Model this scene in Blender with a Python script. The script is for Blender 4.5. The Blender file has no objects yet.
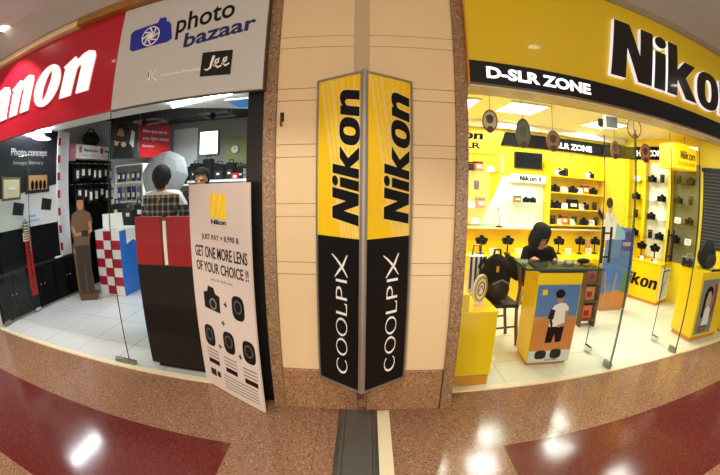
import bpy, bmesh, math, random
from mathutils import Matrix, Vector
random.seed(7)
S = bpy.context.scene
COL = S.collection
PI = math.pi
V3 = Vector

# ------------------------------------------------------------------ materials
def lin(h):
    h = h.lstrip('#')
    c = [int(h[i:i+2], 16)/255 for i in (0, 2, 4)]
    return tuple(x/12.92 if x <= .04045 else ((x+.055)/1.055)**2.4 for x in c) + (1,)

MATS = {}
def mat(name, col='#808080', rough=.5, metal=0, emit=0, coat=0, bump=0, bscale=40, var=0, vscale=8, spec=.5):
    if name in MATS: return MATS[name]
    m = bpy.data.materials.new(name); m.use_nodes = True
    nt = m.node_tree; b = nt.nodes['Principled BSDF']
    c = lin(col)
    b.inputs['Base Color'].default_value = c
    b.inputs['Roughness'].default_value = rough
    b.inputs['Metallic'].default_value = metal
    b.inputs['Coat Weight'].default_value = coat
    b.inputs['Specular IOR Level'].default_value = spec
    if emit:
        b.inputs['Emission Color'].default_value = c
        b.inputs['Emission Strength'].default_value = emit
    if var or bump:
        tc = nt.nodes.new('ShaderNodeTexCoord')
        n = nt.nodes.new('ShaderNodeTexNoise'); n.inputs['Scale'].default_value = vscale if var else bscale
        n.inputs['Detail'].default_value = 4
        nt.links.new(tc.outputs['Object'], n.inputs['Vector'])
        if var:
            r = nt.nodes.new('ShaderNodeMix'); r.data_type = 'RGBA'
            r.inputs['A'].default_value = tuple(max(0, x*(1-var)) for x in c[:3])+(1,)
            r.inputs['B'].default_value = tuple(min(1, x*(1+var)) for x in c[:3])+(1,)
            nt.links.new(n.outputs['Fac'], r.inputs['Factor'])
            nt.links.new(r.outputs['Result'], b.inputs['Base Color'])
        if bump:
            bp = nt.nodes.new('ShaderNodeBump'); bp.inputs['Strength'].default_value = bump; bp.inputs['Distance'].default_value = .004
            nt.links.new(n.outputs['Fac'], bp.inputs['Height']); nt.links.new(bp.outputs['Normal'], b.inputs['Normal'])
    MATS[name] = m
    return m

def granite(name, base, dark, light, scale=140, rough=.2):
    m = bpy.data.materials.new(name); m.use_nodes = True
    nt = m.node_tree; b = nt.nodes['Principled BSDF']
    tc = nt.nodes.new('ShaderNodeTexCoord')
    v = nt.nodes.new('ShaderNodeTexVoronoi'); v.inputs['Scale'].default_value = scale
    nt.links.new(tc.outputs['Object'], v.inputs['Vector'])
    n = nt.nodes.new('ShaderNodeTexNoise'); n.inputs['Scale'].default_value = scale*.45; n.inputs['Detail'].default_value = 3
    nt.links.new(tc.outputs['Object'], n.inputs['Vector'])
    sx = nt.nodes.new('ShaderNodeSeparateColor'); nt.links.new(v.outputs['Color'], sx.inputs['Color'])
    r = nt.nodes.new('ShaderNodeValToRGB')
    e = r.color_ramp.elements
    e[0].position = 0; e[0].color = lin(dark); e[1].position = 1; e[1].color = lin(light)
    x = e.new(.22); x.color = lin(base); x = e.new(.75); x.color = lin(base)
    mx = nt.nodes.new('ShaderNodeMath'); mx.operation = 'ADD'
    sc = nt.nodes.new('ShaderNodeMath'); sc.operation = 'MULTIPLY_ADD'; sc.inputs[1].default_value = .9; sc.inputs[2].default_value = -.4
    nt.links.new(n.outputs['Fac'], sc.inputs[0])
    s2 = nt.nodes.new('ShaderNodeMath'); s2.operation = 'MULTIPLY'; s2.inputs[1].default_value = .9
    nt.links.new(sx.outputs['Red'], s2.inputs[0])
    nt.links.new(sc.outputs[0], mx.inputs[0]); nt.links.new(s2.outputs[0], mx.inputs[1])
    nt.links.new(mx.outputs[0], r.inputs['Fac'])
    nt.links.new(r.outputs['Color'], b.inputs['Base Color'])
    b.inputs['Roughness'].default_value = rough
    MATS[name] = m
    return m

def tiles(name, a, c2, size=.6, rough=.15):
    m = bpy.data.materials.new(name); m.use_nodes = True
    nt = m.node_tree; b = nt.nodes['Principled BSDF']
    tc = nt.nodes.new('ShaderNodeTexCoord')
    br = nt.nodes.new('ShaderNodeTexBrick'); br.offset = 0
    br.inputs['Scale'].default_value = 1; br.inputs['Brick Width'].default_value = size; br.inputs['Row Height'].default_value = size
    br.inputs['Mortar Size'].default_value = .006
    br.inputs['Color1'].default_value = lin(a); br.inputs['Color2'].default_value = lin(a); br.inputs['Mortar'].default_value = lin(c2)
    nt.links.new(tc.outputs['Object'], br.inputs['Vector'])
    nt.links.new(br.outputs['Color'], b.inputs['Base Color'])
    b.inputs['Roughness'].default_value = rough
    MATS[name] = m
    return m

def glass(name, tint='#fcfffd', k=1.0):
    m = bpy.data.materials.new(name); m.use_nodes = True
    nt = m.node_tree
    for n in list(nt.nodes): nt.nodes.remove(n)
    o = nt.nodes.new('ShaderNodeOutputMaterial'); t = nt.nodes.new('ShaderNodeBsdfTransparent'); g = nt.nodes.new('ShaderNodeBsdfGlossy')
    g.inputs['Roughness'].default_value = 0
    t.inputs['Color'].default_value = lin(tint)
    f = nt.nodes.new('ShaderNodeLayerWeight'); f.inputs['Blend'].default_value = .5
    pw = nt.nodes.new('ShaderNodeMath'); pw.operation = 'POWER'; pw.inputs[1].default_value = 5
    mu = nt.nodes.new('ShaderNodeMath'); mu.operation = 'MULTIPLY_ADD'; mu.inputs[1].default_value = .5*k; mu.inputs[2].default_value = .025*k
    x = nt.nodes.new('ShaderNodeMixShader')
    nt.links.new(f.outputs['Facing'], pw.inputs[0]); nt.links.new(pw.outputs[0], mu.inputs[0]); nt.links.new(mu.outputs[0], x.inputs[0])
    nt.links.new(t.outputs[0], x.inputs[1]); nt.links.new(g.outputs[0], x.inputs[2]); nt.links.new(x.outputs[0], o.inputs['Surface'])
    MATS[name] = m
    return m

def plaid(name):
    m = bpy.data.materials.new(name); m.use_nodes = True
    nt = m.node_tree; b = nt.nodes['Principled BSDF']
    tc = nt.nodes.new('ShaderNodeTexCoord'); sp = nt.nodes.new('ShaderNodeSeparateXYZ')
    nt.links.new(tc.outputs['Object'], sp.inputs[0])
    def band(out, per, thr):
        a = nt.nodes.new('ShaderNodeMath'); a.operation = 'MULTIPLY'; a.inputs[1].default_value = 1/per
        f = nt.nodes.new('ShaderNodeMath'); f.operation = 'FRACT'
        g = nt.nodes.new('ShaderNodeMath'); g.operation = 'LESS_THAN'; g.inputs[1].default_value = thr
        nt.links.new(out, a.inputs[0]); nt.links.new(a.outputs[0], f.inputs[0]); nt.links.new(f.outputs[0], g.inputs[0])
        return g.outputs[0]
    a = band(sp.outputs['X'], .068, .34); c = band(sp.outputs['Z'], .075, .3)
    ad = nt.nodes.new('ShaderNodeMath'); ad.operation = 'ADD'
    nt.links.new(a, ad.inputs[0]); nt.links.new(c, ad.inputs[1])
    r = nt.nodes.new('ShaderNodeValToRGB'); r.color_ramp.interpolation = 'CONSTANT'
    e = r.color_ramp.elements; e[0].color = lin('#17130f'); e[1].position = .3; e[1].color = lin('#6f6a5f')
    x = e.new(.8); x.color = lin('#b8b3a5')
    h = nt.nodes.new('ShaderNodeMath'); h.operation = 'MULTIPLY'; h.inputs[1].default_value = .5
    nt.links.new(ad.outputs[0], h.inputs[0]); nt.links.new(h.outputs[0], r.inputs['Fac']); nt.links.new(r.outputs['Color'], b.inputs['Base Color'])
    b.inputs['Roughness'].default_value = .9
    MATS[name] = m
    return m

M = lambda n: MATS[n]
granite('granite', '#9c7656', '#55402e', '#c3a07c', 140, .2)
granite('granite_floor', '#8d6850', '#4a352a', '#b59076', 120, .14)
granite('granite_strip', '#8d6f52', '#4a382a', '#b99c7c', 110, .35)
granite('granite_red', '#642a26', '#4c1d1b', '#74403a', 120, .13)
mat('beige', '#e3cba2', .55, var=.05, vscale=3); mat('beige_dark', '#c2ad88', .6)
mat('ceil', '#bcc0c2', .8); mat('ceil_white', '#f0efe8', .8); mat('cove', '#a9a6a2', .7); mat('wood', '#9a6a2c', .45, var=.25, vscale=12)
mat('umbrella', '#8e9092', .8); mat('poster_red', '#a5101a', .8, spec=.15); mat('redsign', '#b3122a', .3, coat=.3); mat('silver', '#c5c7c9', .42, .05, bump=.05); mat('sign_edge', '#4a4640', .5)
mat('yellow', '#f0cc00', .35); mat('yellow_sign', '#dcc01c', .3, coat=.4); mat('yellow_gloss', '#ffd400', .22, coat=.3)
mat('black', '#0b0b0c', .4, spec=.3); mat('blackmat', '#0c0c0d', .8, spec=.12); mat('blacksign', '#0c0b12', .28)
mat('white', '#f2f2ef', .5); mat('white_gloss', '#fafafa', .25); mat('paper', '#e9e4e0', .6); mat('banner', '#dccfc9', .5)
mat('alu', '#b9b3ae', .35, .8); mat('steel', '#8d8d8a', .3, .9); mat('chrome', '#d8d8d8', .15, 1)
mat('grey', '#7f7f7d', .6); mat('darkgrey', '#242426', .65, spec=.25); mat('midgrey', '#565656', .5)
mat('blue', '#1f6fd0', .45); mat('navy', '#1b2a8a', .4); mat('logo_blue', '#2030a0', .35); mat('logo_navy', '#1c2062', .4); mat('lightblue', '#7fb4dc', .5)
mat('red', '#b01022', .35); mat('redcloth', '#a01018', .8); mat('checkred', '#a8142c', .5)
mat('wallwhite', '#d9dde0', .7); mat('wallgrey', '#8a8d84', .7); mat('wallgreen', '#8f9460', .7); mat('black_ceiling', '#202225', .8, spec=.2)
mat('amber', '#c98a2a', .45); mat('brown', '#5a3a24', .5, var=.2); mat('tan', '#b98a58', .6); mat('sand', '#c47a3a', .7); mat('skyblue', '#4a78b8', .6)
mat('skin', '#b57d5c', .55); mat('skin_pale', '#d0a080', .55); mat('hair', '#0a0807', .75, spec=.12, bump=.4, bscale=120); mat('eye', '#120c0a', .3); mat('lip', '#8a4a3e', .5)
mat('trouser', '#22242c', .9); mat('darkshirt', '#101012', .9, spec=.1); mat('shoe', '#0c0a09', .5); mat('khaki', '#6a563e', .8); mat('greyshirt', '#55585c', .9)
mat('lettering_white', '#ffffff', .35, emit=1.1); mat('lettering_halo', '#f4f2ff', .4, emit=.6); mat('letter_face', '#07070a', .2, coat=.5)
mat('canon_white', '#ffffff', .3, emit=.6)
mat('tube', '#f4faff', .4, emit=40); mat('panel_light', '#fffdf4', .4, emit=9); mat('down_light', '#fff8ea', .4, emit=14)
mat('lantern', '#ffd21a', .4, emit=.35); mat('blue_lit', '#3d7fc0', .4, emit=.5); mat('lightbox', '#eef4f8', .4, emit=3.5)
mat('screen', '#07080c', .12, coat=.5); mat('ray', '#f3dc80', .35); mat('gold', '#b08a3c', .35, .5); mat('copper', '#a5633c', .5, .2); mat('olive', '#6b6a4c', .6)
mat('orange', '#d0682a', .6); mat('green', '#4f7a48', .6); mat('tagwhite', '#e8e4da', .6); mat('glassedge', '#2f4a42', .2); mat('drain', '#6d6a62', .4, .5, var=.2, vscale=20)
mat('cream', '#e6d9b8', .35); mat('shelfback', '#efd400', .5); mat('whiteback', '#eef2ea', .5)
mat('cut_trouser', '#372b20', .7, var=.3, vscale=30); mat('cut_shirt', '#6e543c', .7, var=.35, vscale=45); mat('dial_black', '#1a1a1c', .7)
mat('logo_ray', '#fbe052', .3)
plaid('plaid')
tiles('tile', '#d3d7d6', '#a7adac'); tiles('tile_warm', '#e2dfcf', '#c7c2ae')
glass('glass', k=1.0); glass('glass_shelf', '#eef8f2', k=1.6)

# ------------------------------------------------------------------ builders
def fr(o, u, v=(0, 0, 1)):
    """frame at o with axes u (right), v (up), n = u x v (towards the viewer)"""
    u = V3(u).normalized(); v = V3(v).normalized(); n = u.cross(v)
    return Matrix(((u.x, v.x, n.x, o[0]), (u.y, v.y, n.y, o[1]), (u.z, v.z, n.z, o[2]), (0, 0, 0, 1)))
ID = Matrix.Identity(4)
def front(x, y, z): return fr((x, y, z), (1, 0, 0))

def box(bm, x0, x1, y0, y1, z0, z1, Mx=ID):
    vs = [bm.verts.new(Mx @ V3(p)) for p in ((x0,y0,z0),(x1,y0,z0),(x1,y1,z0),(x0,y1,z0),(x0,y0,z1),(x1,y0,z1),(x1,y1,z1),(x0,y1,z1))]
    for f in ((0,3,2,1),(4,5,6,7),(0,1,5,4),(1,2,6,5),(2,3,7,6),(3,0,4,7)): bm.faces.new([vs[i] for i in f])
def basis(d):
    d = d.normalized(); a = V3((0,0,1)) if abs(d.z) < .9 else V3((1,0,0))
    u = d.cross(a).normalized(); return u, d.cross(u).normalized()
def tube(bm, pts, r, seg=10, cap=True):
    pts = [V3(p) for p in pts]; n = len(pts); rr = r if isinstance(r, (list, tuple)) else [r]*n
    rings = []; u = None
    for i, p in enumerate(pts):
        d = (pts[min(i+1, n-1)] - pts[max(i-1, 0)])
        if u is None: u, w = basis(d)
        else:
            d = d.normalized(); u = (u - d*u.dot(d)).normalized(); w = d.cross(u)
        rings.append([bm.verts.new(p + (u*math.cos(2*PI*k/seg) + w*math.sin(2*PI*k/seg))*rr[i]) for k in range(seg)])
    for a, b in zip(rings, rings[1:]):
        for k in range(seg): bm.faces.new((a[k], a[(k+1) % seg], b[(k+1) % seg], b[k]))
    if cap: bm.faces.new(rings[0][::-1]); bm.faces.new(rings[-1])
def lathe(bm, prof, Mx=ID, seg=20):
    """profile of (r, h) revolved about local z of Mx"""
    rings = []
    for r, h in prof:
        if r < 1e-6: rings.append([bm.verts.new(Mx @ V3((0, 0, h)))])
        else: rings.append([bm.verts.new(Mx @ V3((r*math.cos(2*PI*k/seg), r*math.sin(2*PI*k/seg), h))) for k in range(seg)])
    for a, b in zip(rings, rings[1:]):
        for k in range(seg):
            k2 = (k+1) % seg
            if len(a) == 1 and len(b) == 1: continue
            if len(a) == 1: bm.faces.new((a[0], b[k2], b[k]))
            elif len(b) == 1: bm.faces.new((a[k], a[k2], b[0]))
            else: bm.faces.new((a[k], a[k2], b[k2], b[k]))
    if len(rings[0]) > 1: bm.faces.new(rings[0][::-1])
    if len(rings[-1]) > 1: bm.faces.new(rings[-1])
def ball(bm, c, r, seg=16, Mx=ID):
    r = (r, r, r) if not isinstance(r, (tuple, list)) else r
    bmesh.ops.create_uvsphere(bm, u_segments=seg, v_segments=max(6, seg//2), radius=1,
        matrix=Mx @ Matrix.Translation(c) @ Matrix.Diagonal((*r, 1)))
def prism(bm, pts, Mx, d):
    """polygon in the local uv plane of Mx, thickened by d towards n"""
    a = [bm.verts.new(Mx @ V3((x, y, 0))) for x, y in pts]; b = [bm.verts.new(Mx @ V3((x, y, d))) for x, y in pts]
    n = len(pts)
    bm.faces.new(a[::-1]); bm.faces.new(b)
    for i in range(n): bm.faces.new((a[i], a[(i+1) % n], b[(i+1) % n], b[i]))
def ell(cx, cy, rx, ry, n=28, p=2.0, a0=0, a1=2*PI):
    full = abs(a1-a0-2*PI) < 1e-6
    out = []
    for k in range(n if full else n+1):
        t = a0+(a1-a0)*k/n; c, s = math.cos(t), math.sin(t)
        out.append((cx+rx*math.copysign(abs(c)**(2/p), c), cy+ry*math.copysign(abs(s)**(2/p), s)))
    return out
def ribbon(pts, w):
    """a stroke of width w (number or list) along a polyline, as one outline"""
    n = len(pts); ws = w if isinstance(w, (list, tuple)) else [w]*n
    L = []; R = []
    for i, (x, y) in enumerate(pts):
        x0, y0 = pts[max(i-1, 0)]; x1, y1 = pts[min(i+1, n-1)]
        dx, dy = x1-x0, y1-y0; l = math.hypot(dx, dy) or 1; nx, ny = -dy/l, dx/l
        L.append((x+nx*ws[i]/2, y+ny*ws[i]/2)); R.append((x-nx*ws[i]/2, y-ny*ws[i]/2))
    return L+R[::-1]

def draw(bm, L, Mx, d=.002):
    for q in L: prism(bm, q, Mx, d)

def obj(name, bm, m, parent=None, smooth=False, bev=0, mats=None):
    bmesh.ops.recalc_face_normals(bm, faces=bm.faces[:])
    me = bpy.data.meshes.new(name); bm.to_mesh(me); bm.free()
    return meobj(name, me, m, parent, smooth, bev, mats)
def meobj(name, me, m, parent=None, smooth=False, bev=0, mats=None):
    for x in (mats or [m]): me.materials.append(MATS[x] if isinstance(x, str) else x)
    if smooth:
        me.shade_smooth()
        try: me.set_sharp_from_angle(angle=math.radians(38))
        except Exception: pass
    o = bpy.data.objects.new(name, me); COL.objects.link(o)
    if parent is not None: o.parent = parent
    if bev:
        b = o.modifiers.new('bevel', 'BEVEL'); b.width = bev; b.segments = 2; b.limit_method = 'ANGLE'
    return o
def part(name, m, parent, fn, *a, smooth=False, bev=0, label=None, **k):
    bm = bmesh.new(); fn(bm, *a, **k); o = obj(name, bm, m, parent, smooth, bev)
    if label: o['label'] = label
    return o
def boxes(bm, lst, Mx=ID):
    for b in lst: box(bm, *b, Mx)
def multi(bm, fns):
    for f in fns: f(bm)
def thing(name, label, cat, loc=(0, 0, 0), rz=0, group=None):
    o = bpy.data.objects.new(name, None); COL.objects.link(o); o.empty_display_size = .05
    o.location = loc; o.rotation_euler = (0, 0, rz); tag(o, label, cat, group); return o
def tag(o, label, cat, group=None):
    o['label'] = label; o['category'] = cat
    if group: o['group'] = group
    return o
def struct(name, m, fn, *a, parent=None, bev=0, **k):
    o = part(name, m, parent, fn, *a, bev=bev, **k)
    if parent is None: o['kind'] = 'structure'
    return o
def dup(root, loc, rz, label, group=None):
    r = root.copy(); COL.objects.link(r); r.location = loc; r.rotation_euler = (0, 0, rz); r['label'] = label
    if group: r['group'] = group
    for ch in list(root.children):
        c = ch.copy(); COL.objects.link(c); c.parent = r
        for g in list(ch.children):
            d = g.copy(); COL.objects.link(d); d.parent = c
    return r

def curve_mesh(loops, depth):
    cu = bpy.data.curves.new('outline', 'CURVE'); cu.dimensions = '2D'; cu.fill_mode = 'BOTH'; cu.extrude = depth/2
    for lp in loops:
        s = cu.splines.new('POLY'); s.points.add(len(lp)-1)
        for p, (x, y) in zip(s.points, lp): p.co = (x, y, 0, 1)
        s.use_cyclic_u = True
    return cu_to_mesh(cu, depth)
def cu_to_mesh(cu, depth):
    o = bpy.data.objects.new('outline', cu); COL.objects.link(o)
    dg = bpy.context.evaluated_depsgraph_get(); dg.update()
    me = bpy.data.meshes.new_from_object(o.evaluated_get(dg))
    bpy.data.objects.remove(o); bpy.data.curves.remove(cu)
    me.transform(Matrix.Translation((0, 0, depth/2)))
    me.materials.clear()
    return me
def shapes(name, loops, Mx, m, parent, depth=.003):
    me = curve_mesh(loops, depth); me.transform(Mx); return meobj(name, me, m, parent)
def text(name, s, Mx, m, parent, w=None, h=None, depth=.002, off=0, shear=0, spacing=1, at0=True):
    """lettering whose lower left corner sits at the frame's origin, fitted to w x h"""
    cu = bpy.data.curves.new('lettering', 'FONT'); cu.body = s; cu.size = 1; cu.offset = off; cu.shear = shear; cu.space_character = spacing
    cu.extrude = .01; cu.resolution_u = 3
    me = cu_to_mesh(cu, .02)
    xs = [v.co.x for v in me.vertices]; ys = [v.co.y for v in me.vertices]
    if not xs: return None
    bw, bh = max(xs)-min(xs), max(ys)-min(ys)
    sx = w/bw if w else None; sy = h/bh if h else None
    sx = sx or sy; sy = sy or sx
    me.transform(Matrix.Translation((-min(xs), -min(ys), 0)))
    me.transform(Matrix.Diagonal((sx, sy, depth/.02, 1)))
    words = s.split()
    if len(words) == 1:
        me.transform(Mx); return meobj(name, me, m, parent)
    bm = bmesh.new(); bm.from_mesh(me); bpy.data.meshes.remove(me); bm.verts.index_update()      # one mesh per word
    seen = {}; isl = []
    for v in bm.verts:
        if v in seen: continue
        st = [v]; seen[v] = len(isl); vs = []
        while st:
            q = st.pop(); vs.append(q)
            for e in q.link_edges:
                w2 = e.other_vert(q)
                if w2 not in seen: seen[w2] = len(isl); st.append(w2)
        isl.append(vs)
    spans = sorted((min(q.co.x for q in vs), max(q.co.x for q in vs), k) for k, vs in enumerate(isl))
    runs = [[spans[0][0], spans[0][1], [spans[0][2]]]]; gaps = []
    for x0, x1, k in spans[1:]:
        if x0 > runs[-1][1]: gaps.append(x0-runs[-1][1]); runs.append([x0, x1, [k]])
        else: runs[-1][1] = max(runs[-1][1], x1); runs[-1][2].append(k)
    cut = sorted(range(len(gaps)), key=lambda i: -gaps[i])[:len(words)-1]
    grp = {}; g = 0
    for i, r in enumerate(runs):
        for k in r[2]: grp[k] = g
        if i in cut: g += 1
    out = None
    for g in range(len(words)):
        b2 = bm.copy(); b2.verts.ensure_lookup_table()
        kill = [b2.verts[v.index] for v in bm.verts if grp[seen[v]] != g]
        bmesh.ops.delete(b2, geom=kill, context='VERTS')
        mw = bpy.data.meshes.new(name); b2.to_mesh(mw); b2.free(); mw.transform(Mx); out = meobj(name, mw, m, parent)
    bm.free()
    return out

# heavy italic wordmark drawn as outlines (cap height 1)
def glyph(ch):
    if ch == 'N': return [[(0,0),(0,1),(.34,1),(.62,.46),(.62,1),(.93,1),(.93,0),(.6,0),(.31,.56),(.31,0)]], 1.0
    if ch == 'i': return [[(0,0),(0,.7),(.29,.7),(.29,0)], ell(.145,.9,.155,.115,18)], .36
    if ch == 'k': return [[(0,0),(0,1),(.28,1),(.28,.5),(.5,.72),(.86,.72),(.54,.4),(.92,0),(.56,0),(.28,.33),(.28,0)]], .93
    if ch == 'o': return [ell(.42,.36,.42,.385,30,2.5), ell(.42,.36,.13,.23,22,2.6)], .9
    if ch == 'n': return [[(0,0),(0,.72),(.28,.72),(.28,.64),(.38,.71),(.52,.745),(.67,.72),(.76,.63),(.79,.5),(.79,0),(.5,0),(.5,.45),(.46,.53),(.4,.545),(.32,.5),(.29,.42),(.29,0)]], .85
    if ch == 'a': return [[(.02,.5),(.1,.66),(.26,.74),(.5,.745),(.7,.68),(.79,.54),(.79,.1),(.84,0),(.55,0),(.52,.07),(.4,.0),(.24,-.02),(.1,.03),(.01,.16),(.03,.31),(.14,.4),(.34,.44),(.5,.47),(.5,.54),(.43,.6),(.34,.59),(.3,.5)],
                          [(.5,.33),(.5,.2),(.42,.13),(.34,.13),(.29,.2),(.33,.28),(.42,.31)]], .88
    if ch == 'C': return [ell(.5,.36,.5,.52,30,2.2,.75,2*PI-.75) + ell(.54,.36,.22,.36,24,2.2,2*PI-.75,.75)], 1.0
def tall_glyph(ch):
    if ch == 'n': return [[(0,0),(0,.72),(-.07,.79),(.24,.97),(.34,.86),(.48,.97),(.62,1),(.78,.94),(.84,.8),(.84,0),(.50,0),(.50,.64),(.44,.72),(.36,.64),(.34,0)]], .985
    if ch == 'o': return [ell(.44,.48,.44,.53,30), [(x+.12*(y-.48), y) for x, y in ell(.44,.48,.11,.37,22)]], 1.0
    if ch == 'a': return [[(.06,.72),(.2,.93),(.45,1.0),(.68,.93),(.80,.74),(.80,.12),(.87,.0),(.5,0),(.45,.08),(.32,-.02),(.12,.02),(.0,.18),(.03,.38),(.2,.5),(.43,.55),(.44,.7),(.4,.77),(.36,.7),(.3,.58)], [(.43,.45),(.43,.2),(.37,.14),(.32,.2),(.33,.36)]], 1.0
    return [ell(.5,.45,.5,.62,30,2.2,.75,2*PI-.75) + ell(.56,.45,.2,.42,24,2.2,2*PI-.75,.75)], 1.08
def wordmark(s, sh=.27):
    loops = []; x = 0
    for ch in s:
        g, adv = glyph(ch)
        for lp in g: loops.append([(x+px+sh*py, py) for px, py in lp])
        x += adv
    return loops, x-.08+sh*.8
def fit(loops, w, h, x0=0, y0=0):
    xs = [p[0] for l in loops for p in l]; ys = [p[1] for l in loops for p in l]
    sx = w/(max(xs)-min(xs)); sy = h/(max(ys)-min(ys))
    return [[((x-min(xs))*sx+x0, (y-min(ys))*sy+y0) for x, y in l] for l in loops]
def ringy(cx, cy, rx, ry, a0=0, a1=2*PI, thick=.2, thin=.05):
    """letter ring with thick sides and thin top and bottom"""
    if a1-a0 > 6.2: return [ell(cx, cy, rx, ry, 32), ell(cx, cy, rx-thick, ry-thin, 28)]
    return [ell(cx, cy, rx, ry, 28, 2, a0, a1) + ell(cx+.02, cy, rx-thick, ry-thin, 24, 2, a1, a0)]
def coolpix():
    L = []
    L += ringy(.45, .45, .45, .47, .7, 2*PI-.7, .1, .05)
    L += ringy(1.42, .45, .45, .47, 0, 2*PI, .11, .05)
    L += ringy(2.42, .45, .45, .47, 0, 2*PI, .11, .05)
    L += [[(3.02,0),(3.02,.9),(3.14,.9),(3.14,.06),(3.5,.06),(3.54,.2),(3.58,.2),(3.56,0)]]
    L += [[(3.72,0),(3.72,.9),(4.05,.9),(4.25,.84),(4.33,.67),(4.27,.5),(4.08,.4),(3.84,.4),(3.84,0)], [(3.84,.46),(4.03,.46),(4.17,.53),(4.21,.66),(4.15,.79),(4.0,.84),(3.84,.84)]]
    L += [[(4.52,0),(4.52,.9),(4.64,.9),(4.64,0)]]
    L += [ribbon([(4.72,.98),(4.95,.72),(5.3,.3),(5.75,-.02)], [.05,.12,.15,.06])]
    L += [ribbon([(4.78,-.05),(5.05,.22),(5.3,.52),(5.55,.9),(5.72,1.22)], [.04,.1,.12,.09,.04])]
    return L

exec_parts = []

# ------------------------------------------------------------------ camera
f_px, pitch, yaw, roll = 373.6, math.radians(-8.236), math.radians(.877), math.radians(-.49)
cd = bpy.data.cameras.new('camera'); cam = bpy.data.objects.new('camera', cd); COL.objects.link(cam)
cd.type = 'PANO'; cd.sensor_width = 36; cd.sensor_height = 36*475/720; cd.clip_start = .02
for holder in (cd, getattr(cd, 'cycles', None)):
    if holder is None: continue
    try:
        holder.panorama_type = 'FISHEYE_EQUISOLID'; holder.fisheye_lens = f_px*36/720; holder.fisheye_fov = math.radians(210)
    except Exception: pass
R = Matrix.Rotation(yaw, 4, 'Z') @ Matrix.Rotation(pitch, 4, 'X') @ Matrix.Rotation(roll, 4, 'Y') @ Matrix.Rotation(PI/2, 4, 'X')
cam.matrix_world = Matrix.Translation((0, 0, 1.6)) @ R
S.camera = cam

# ------------------------------------------------------------------ the setting
struct('floor', 'granite_floor', box, -9, 9, -4, 2.51, -.1, 0)
def inlay(bm, x0, x1): box(bm, x0, x1, .87, 1.775, -.05, .0012)
struct('trim_16', 'granite_red', inlay, -8.9, -.842)
struct('trim_16', 'granite_red', inlay, .909, 8.9)
o = struct('trim_1', 'drain', boxes, [(-.155,.085,-3,2.28,-.03,.002)])
part('rail', 'steel', o, boxes, [(-.168,-.15,-3,2.285,-.03,.006), (-.128,-.122,-3,2.285,-.03,.006), (.06,.066,-3,2.285,-.03,.006), (.08,.096,-3,2.285,-.03,.006)])
part('joint', 'darkgrey', o, boxes, [(-.172,-.167,-3,2.285,-.02,.003), (.0955,.0985,-3,2.285,-.02,.003)])
struct('trim_2', 'cream', box, .099, .185, -3, 2.285, -.03, .003)
struct('trim_3', 'brown', boxes, [(-.3,-.297,-3,2.285,-.02,.001)])
# pillar
P = struct('pillar', 'beige_dark', box, -.65, .643, 2.33, 2.95, 0, 3.3)
gz = [.33]
for a in (-.2155, -.25, -.0538, -.0887, .108, .073, .2675, .2322, .4283, .3927): gz.append(1.6+2.312*a)
gz = sorted(gz)+[3.3]
def clad(bm):
    for z0, z1 in zip(gz, gz[1:]):
        for x0, x1 in ((-.572, -.082), (.014, .564)): box(bm, x0, x1, 2.312, 2.34, z0+.0014, z1-.0014)
part('cladding', 'beige', P, clad, bev=.002)
part('centre_strip', 'beige_dark', P, box, -.081, .013, 2.314, 2.34, .33, 3.3)
part('plinth', 'granite', P, boxes, [(-.572,-.04,2.296,2.36,0,.33), (.022,.552,2.296,2.36,0,.33), (-.04,.022,2.325,2.36,0,.33)], bev=.003)
part('side_strip', 'granite_strip', P, box, -.655, -.572, 2.288, 2.94, 0, 3.3, bev=.004)
part('side_strip', 'granite_strip', P, box, .564, .645, 2.288, 2.94, 0, 3.3, bev=.004)
struct('trim_4', 'black', box, -.785, -.657, 2.36, 2.5, 0, 2.32)
o = thing('wall_hook', 'small dark hook on the pillar cladding beside the silver fascia sign', 'hook', (-.535, 2.312, 2.03))
part('plate', 'darkgrey', o, box, -.012, .012, -.006, 0, -.03, .03); part('hook', 'brown', o, tube, [(0,-.005,.0),(0,-.03,-.01),(0,-.035,-.05),(0,-.02,-.06)], .007)
# mall ceiling with its coves
struct('ceiling', 'ceil', box, -9, 9, -4, 2.5, 3.3, 3.4)
def xprism(bm, yz, x0, x1):
    prism(bm, [(y, z) for y, z in yz], Matrix(((0,0,1,x0),(1,0,0,0),(0,1,0,0),(0,0,0,1))), x1-x0)
struct('trim_5', 'cove', xprism, [(2.5,3.11),(2.12,3.11),(1.9,3.3),(2.5,3.3)], -9, -.66)
struct('trim_6', 'beige', box, -9, -2.42, 2.16, 2.5, 3.055, 3.11)
struct('trim_7', 'wood', box, -2.42, -.66, 2.15, 2.5, 3.05, 3.115)
struct('trim_8', 'cove', xprism, [(2.5,3.225),(2.14,3.225),(2.0,3.3),(2.5,3.3)], .66, 9)
# shells of the two shops
struct('floor_left', 'tile', box, -8, -.66, 2.57, 9, -.1, .001)
struct('floor_right', 'tile_warm', box, .66, 7.5, 2.57, 6.2, -.1, .001)
struct('trim_9', 'cream', box, -9, -.66, 2.505, 2.57, -.1, .012)
struct('trim_10', 'cream', box, .66, 7.5, 2.505, 2.57, -.1, .012)
struct('ceiling_left', 'ceil_white', prism, [(-8,2.5),(-.66,2.5),(-.66,5.0),(-1.3,4.75),(-2.39,4.12),(-8,4.1)], Matrix.Translation((0,0,2.6)), .5)
struct('ceiling_back', 'black_ceiling', box, -8, -.66, 4.0, 9, 3.0, 3.1)
struct('trim_11', 'sign_edge', box, -9, -.66, 2.5, 2.56, 2.6, 3.12)
struct('wall_left', 'wallwhite', box, -4.85, -4.7, 2.58, 4.42, 0, 2.6)
struct('wall_left.001', 'wallwhite', box, -5.2, -5.05, 4.42, 8.5, 0, 3.0)
struct('wall_left.002', 'wallwhite', box, -5.2, -4.85, 4.3, 4.42, 0, 3.0)
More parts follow.
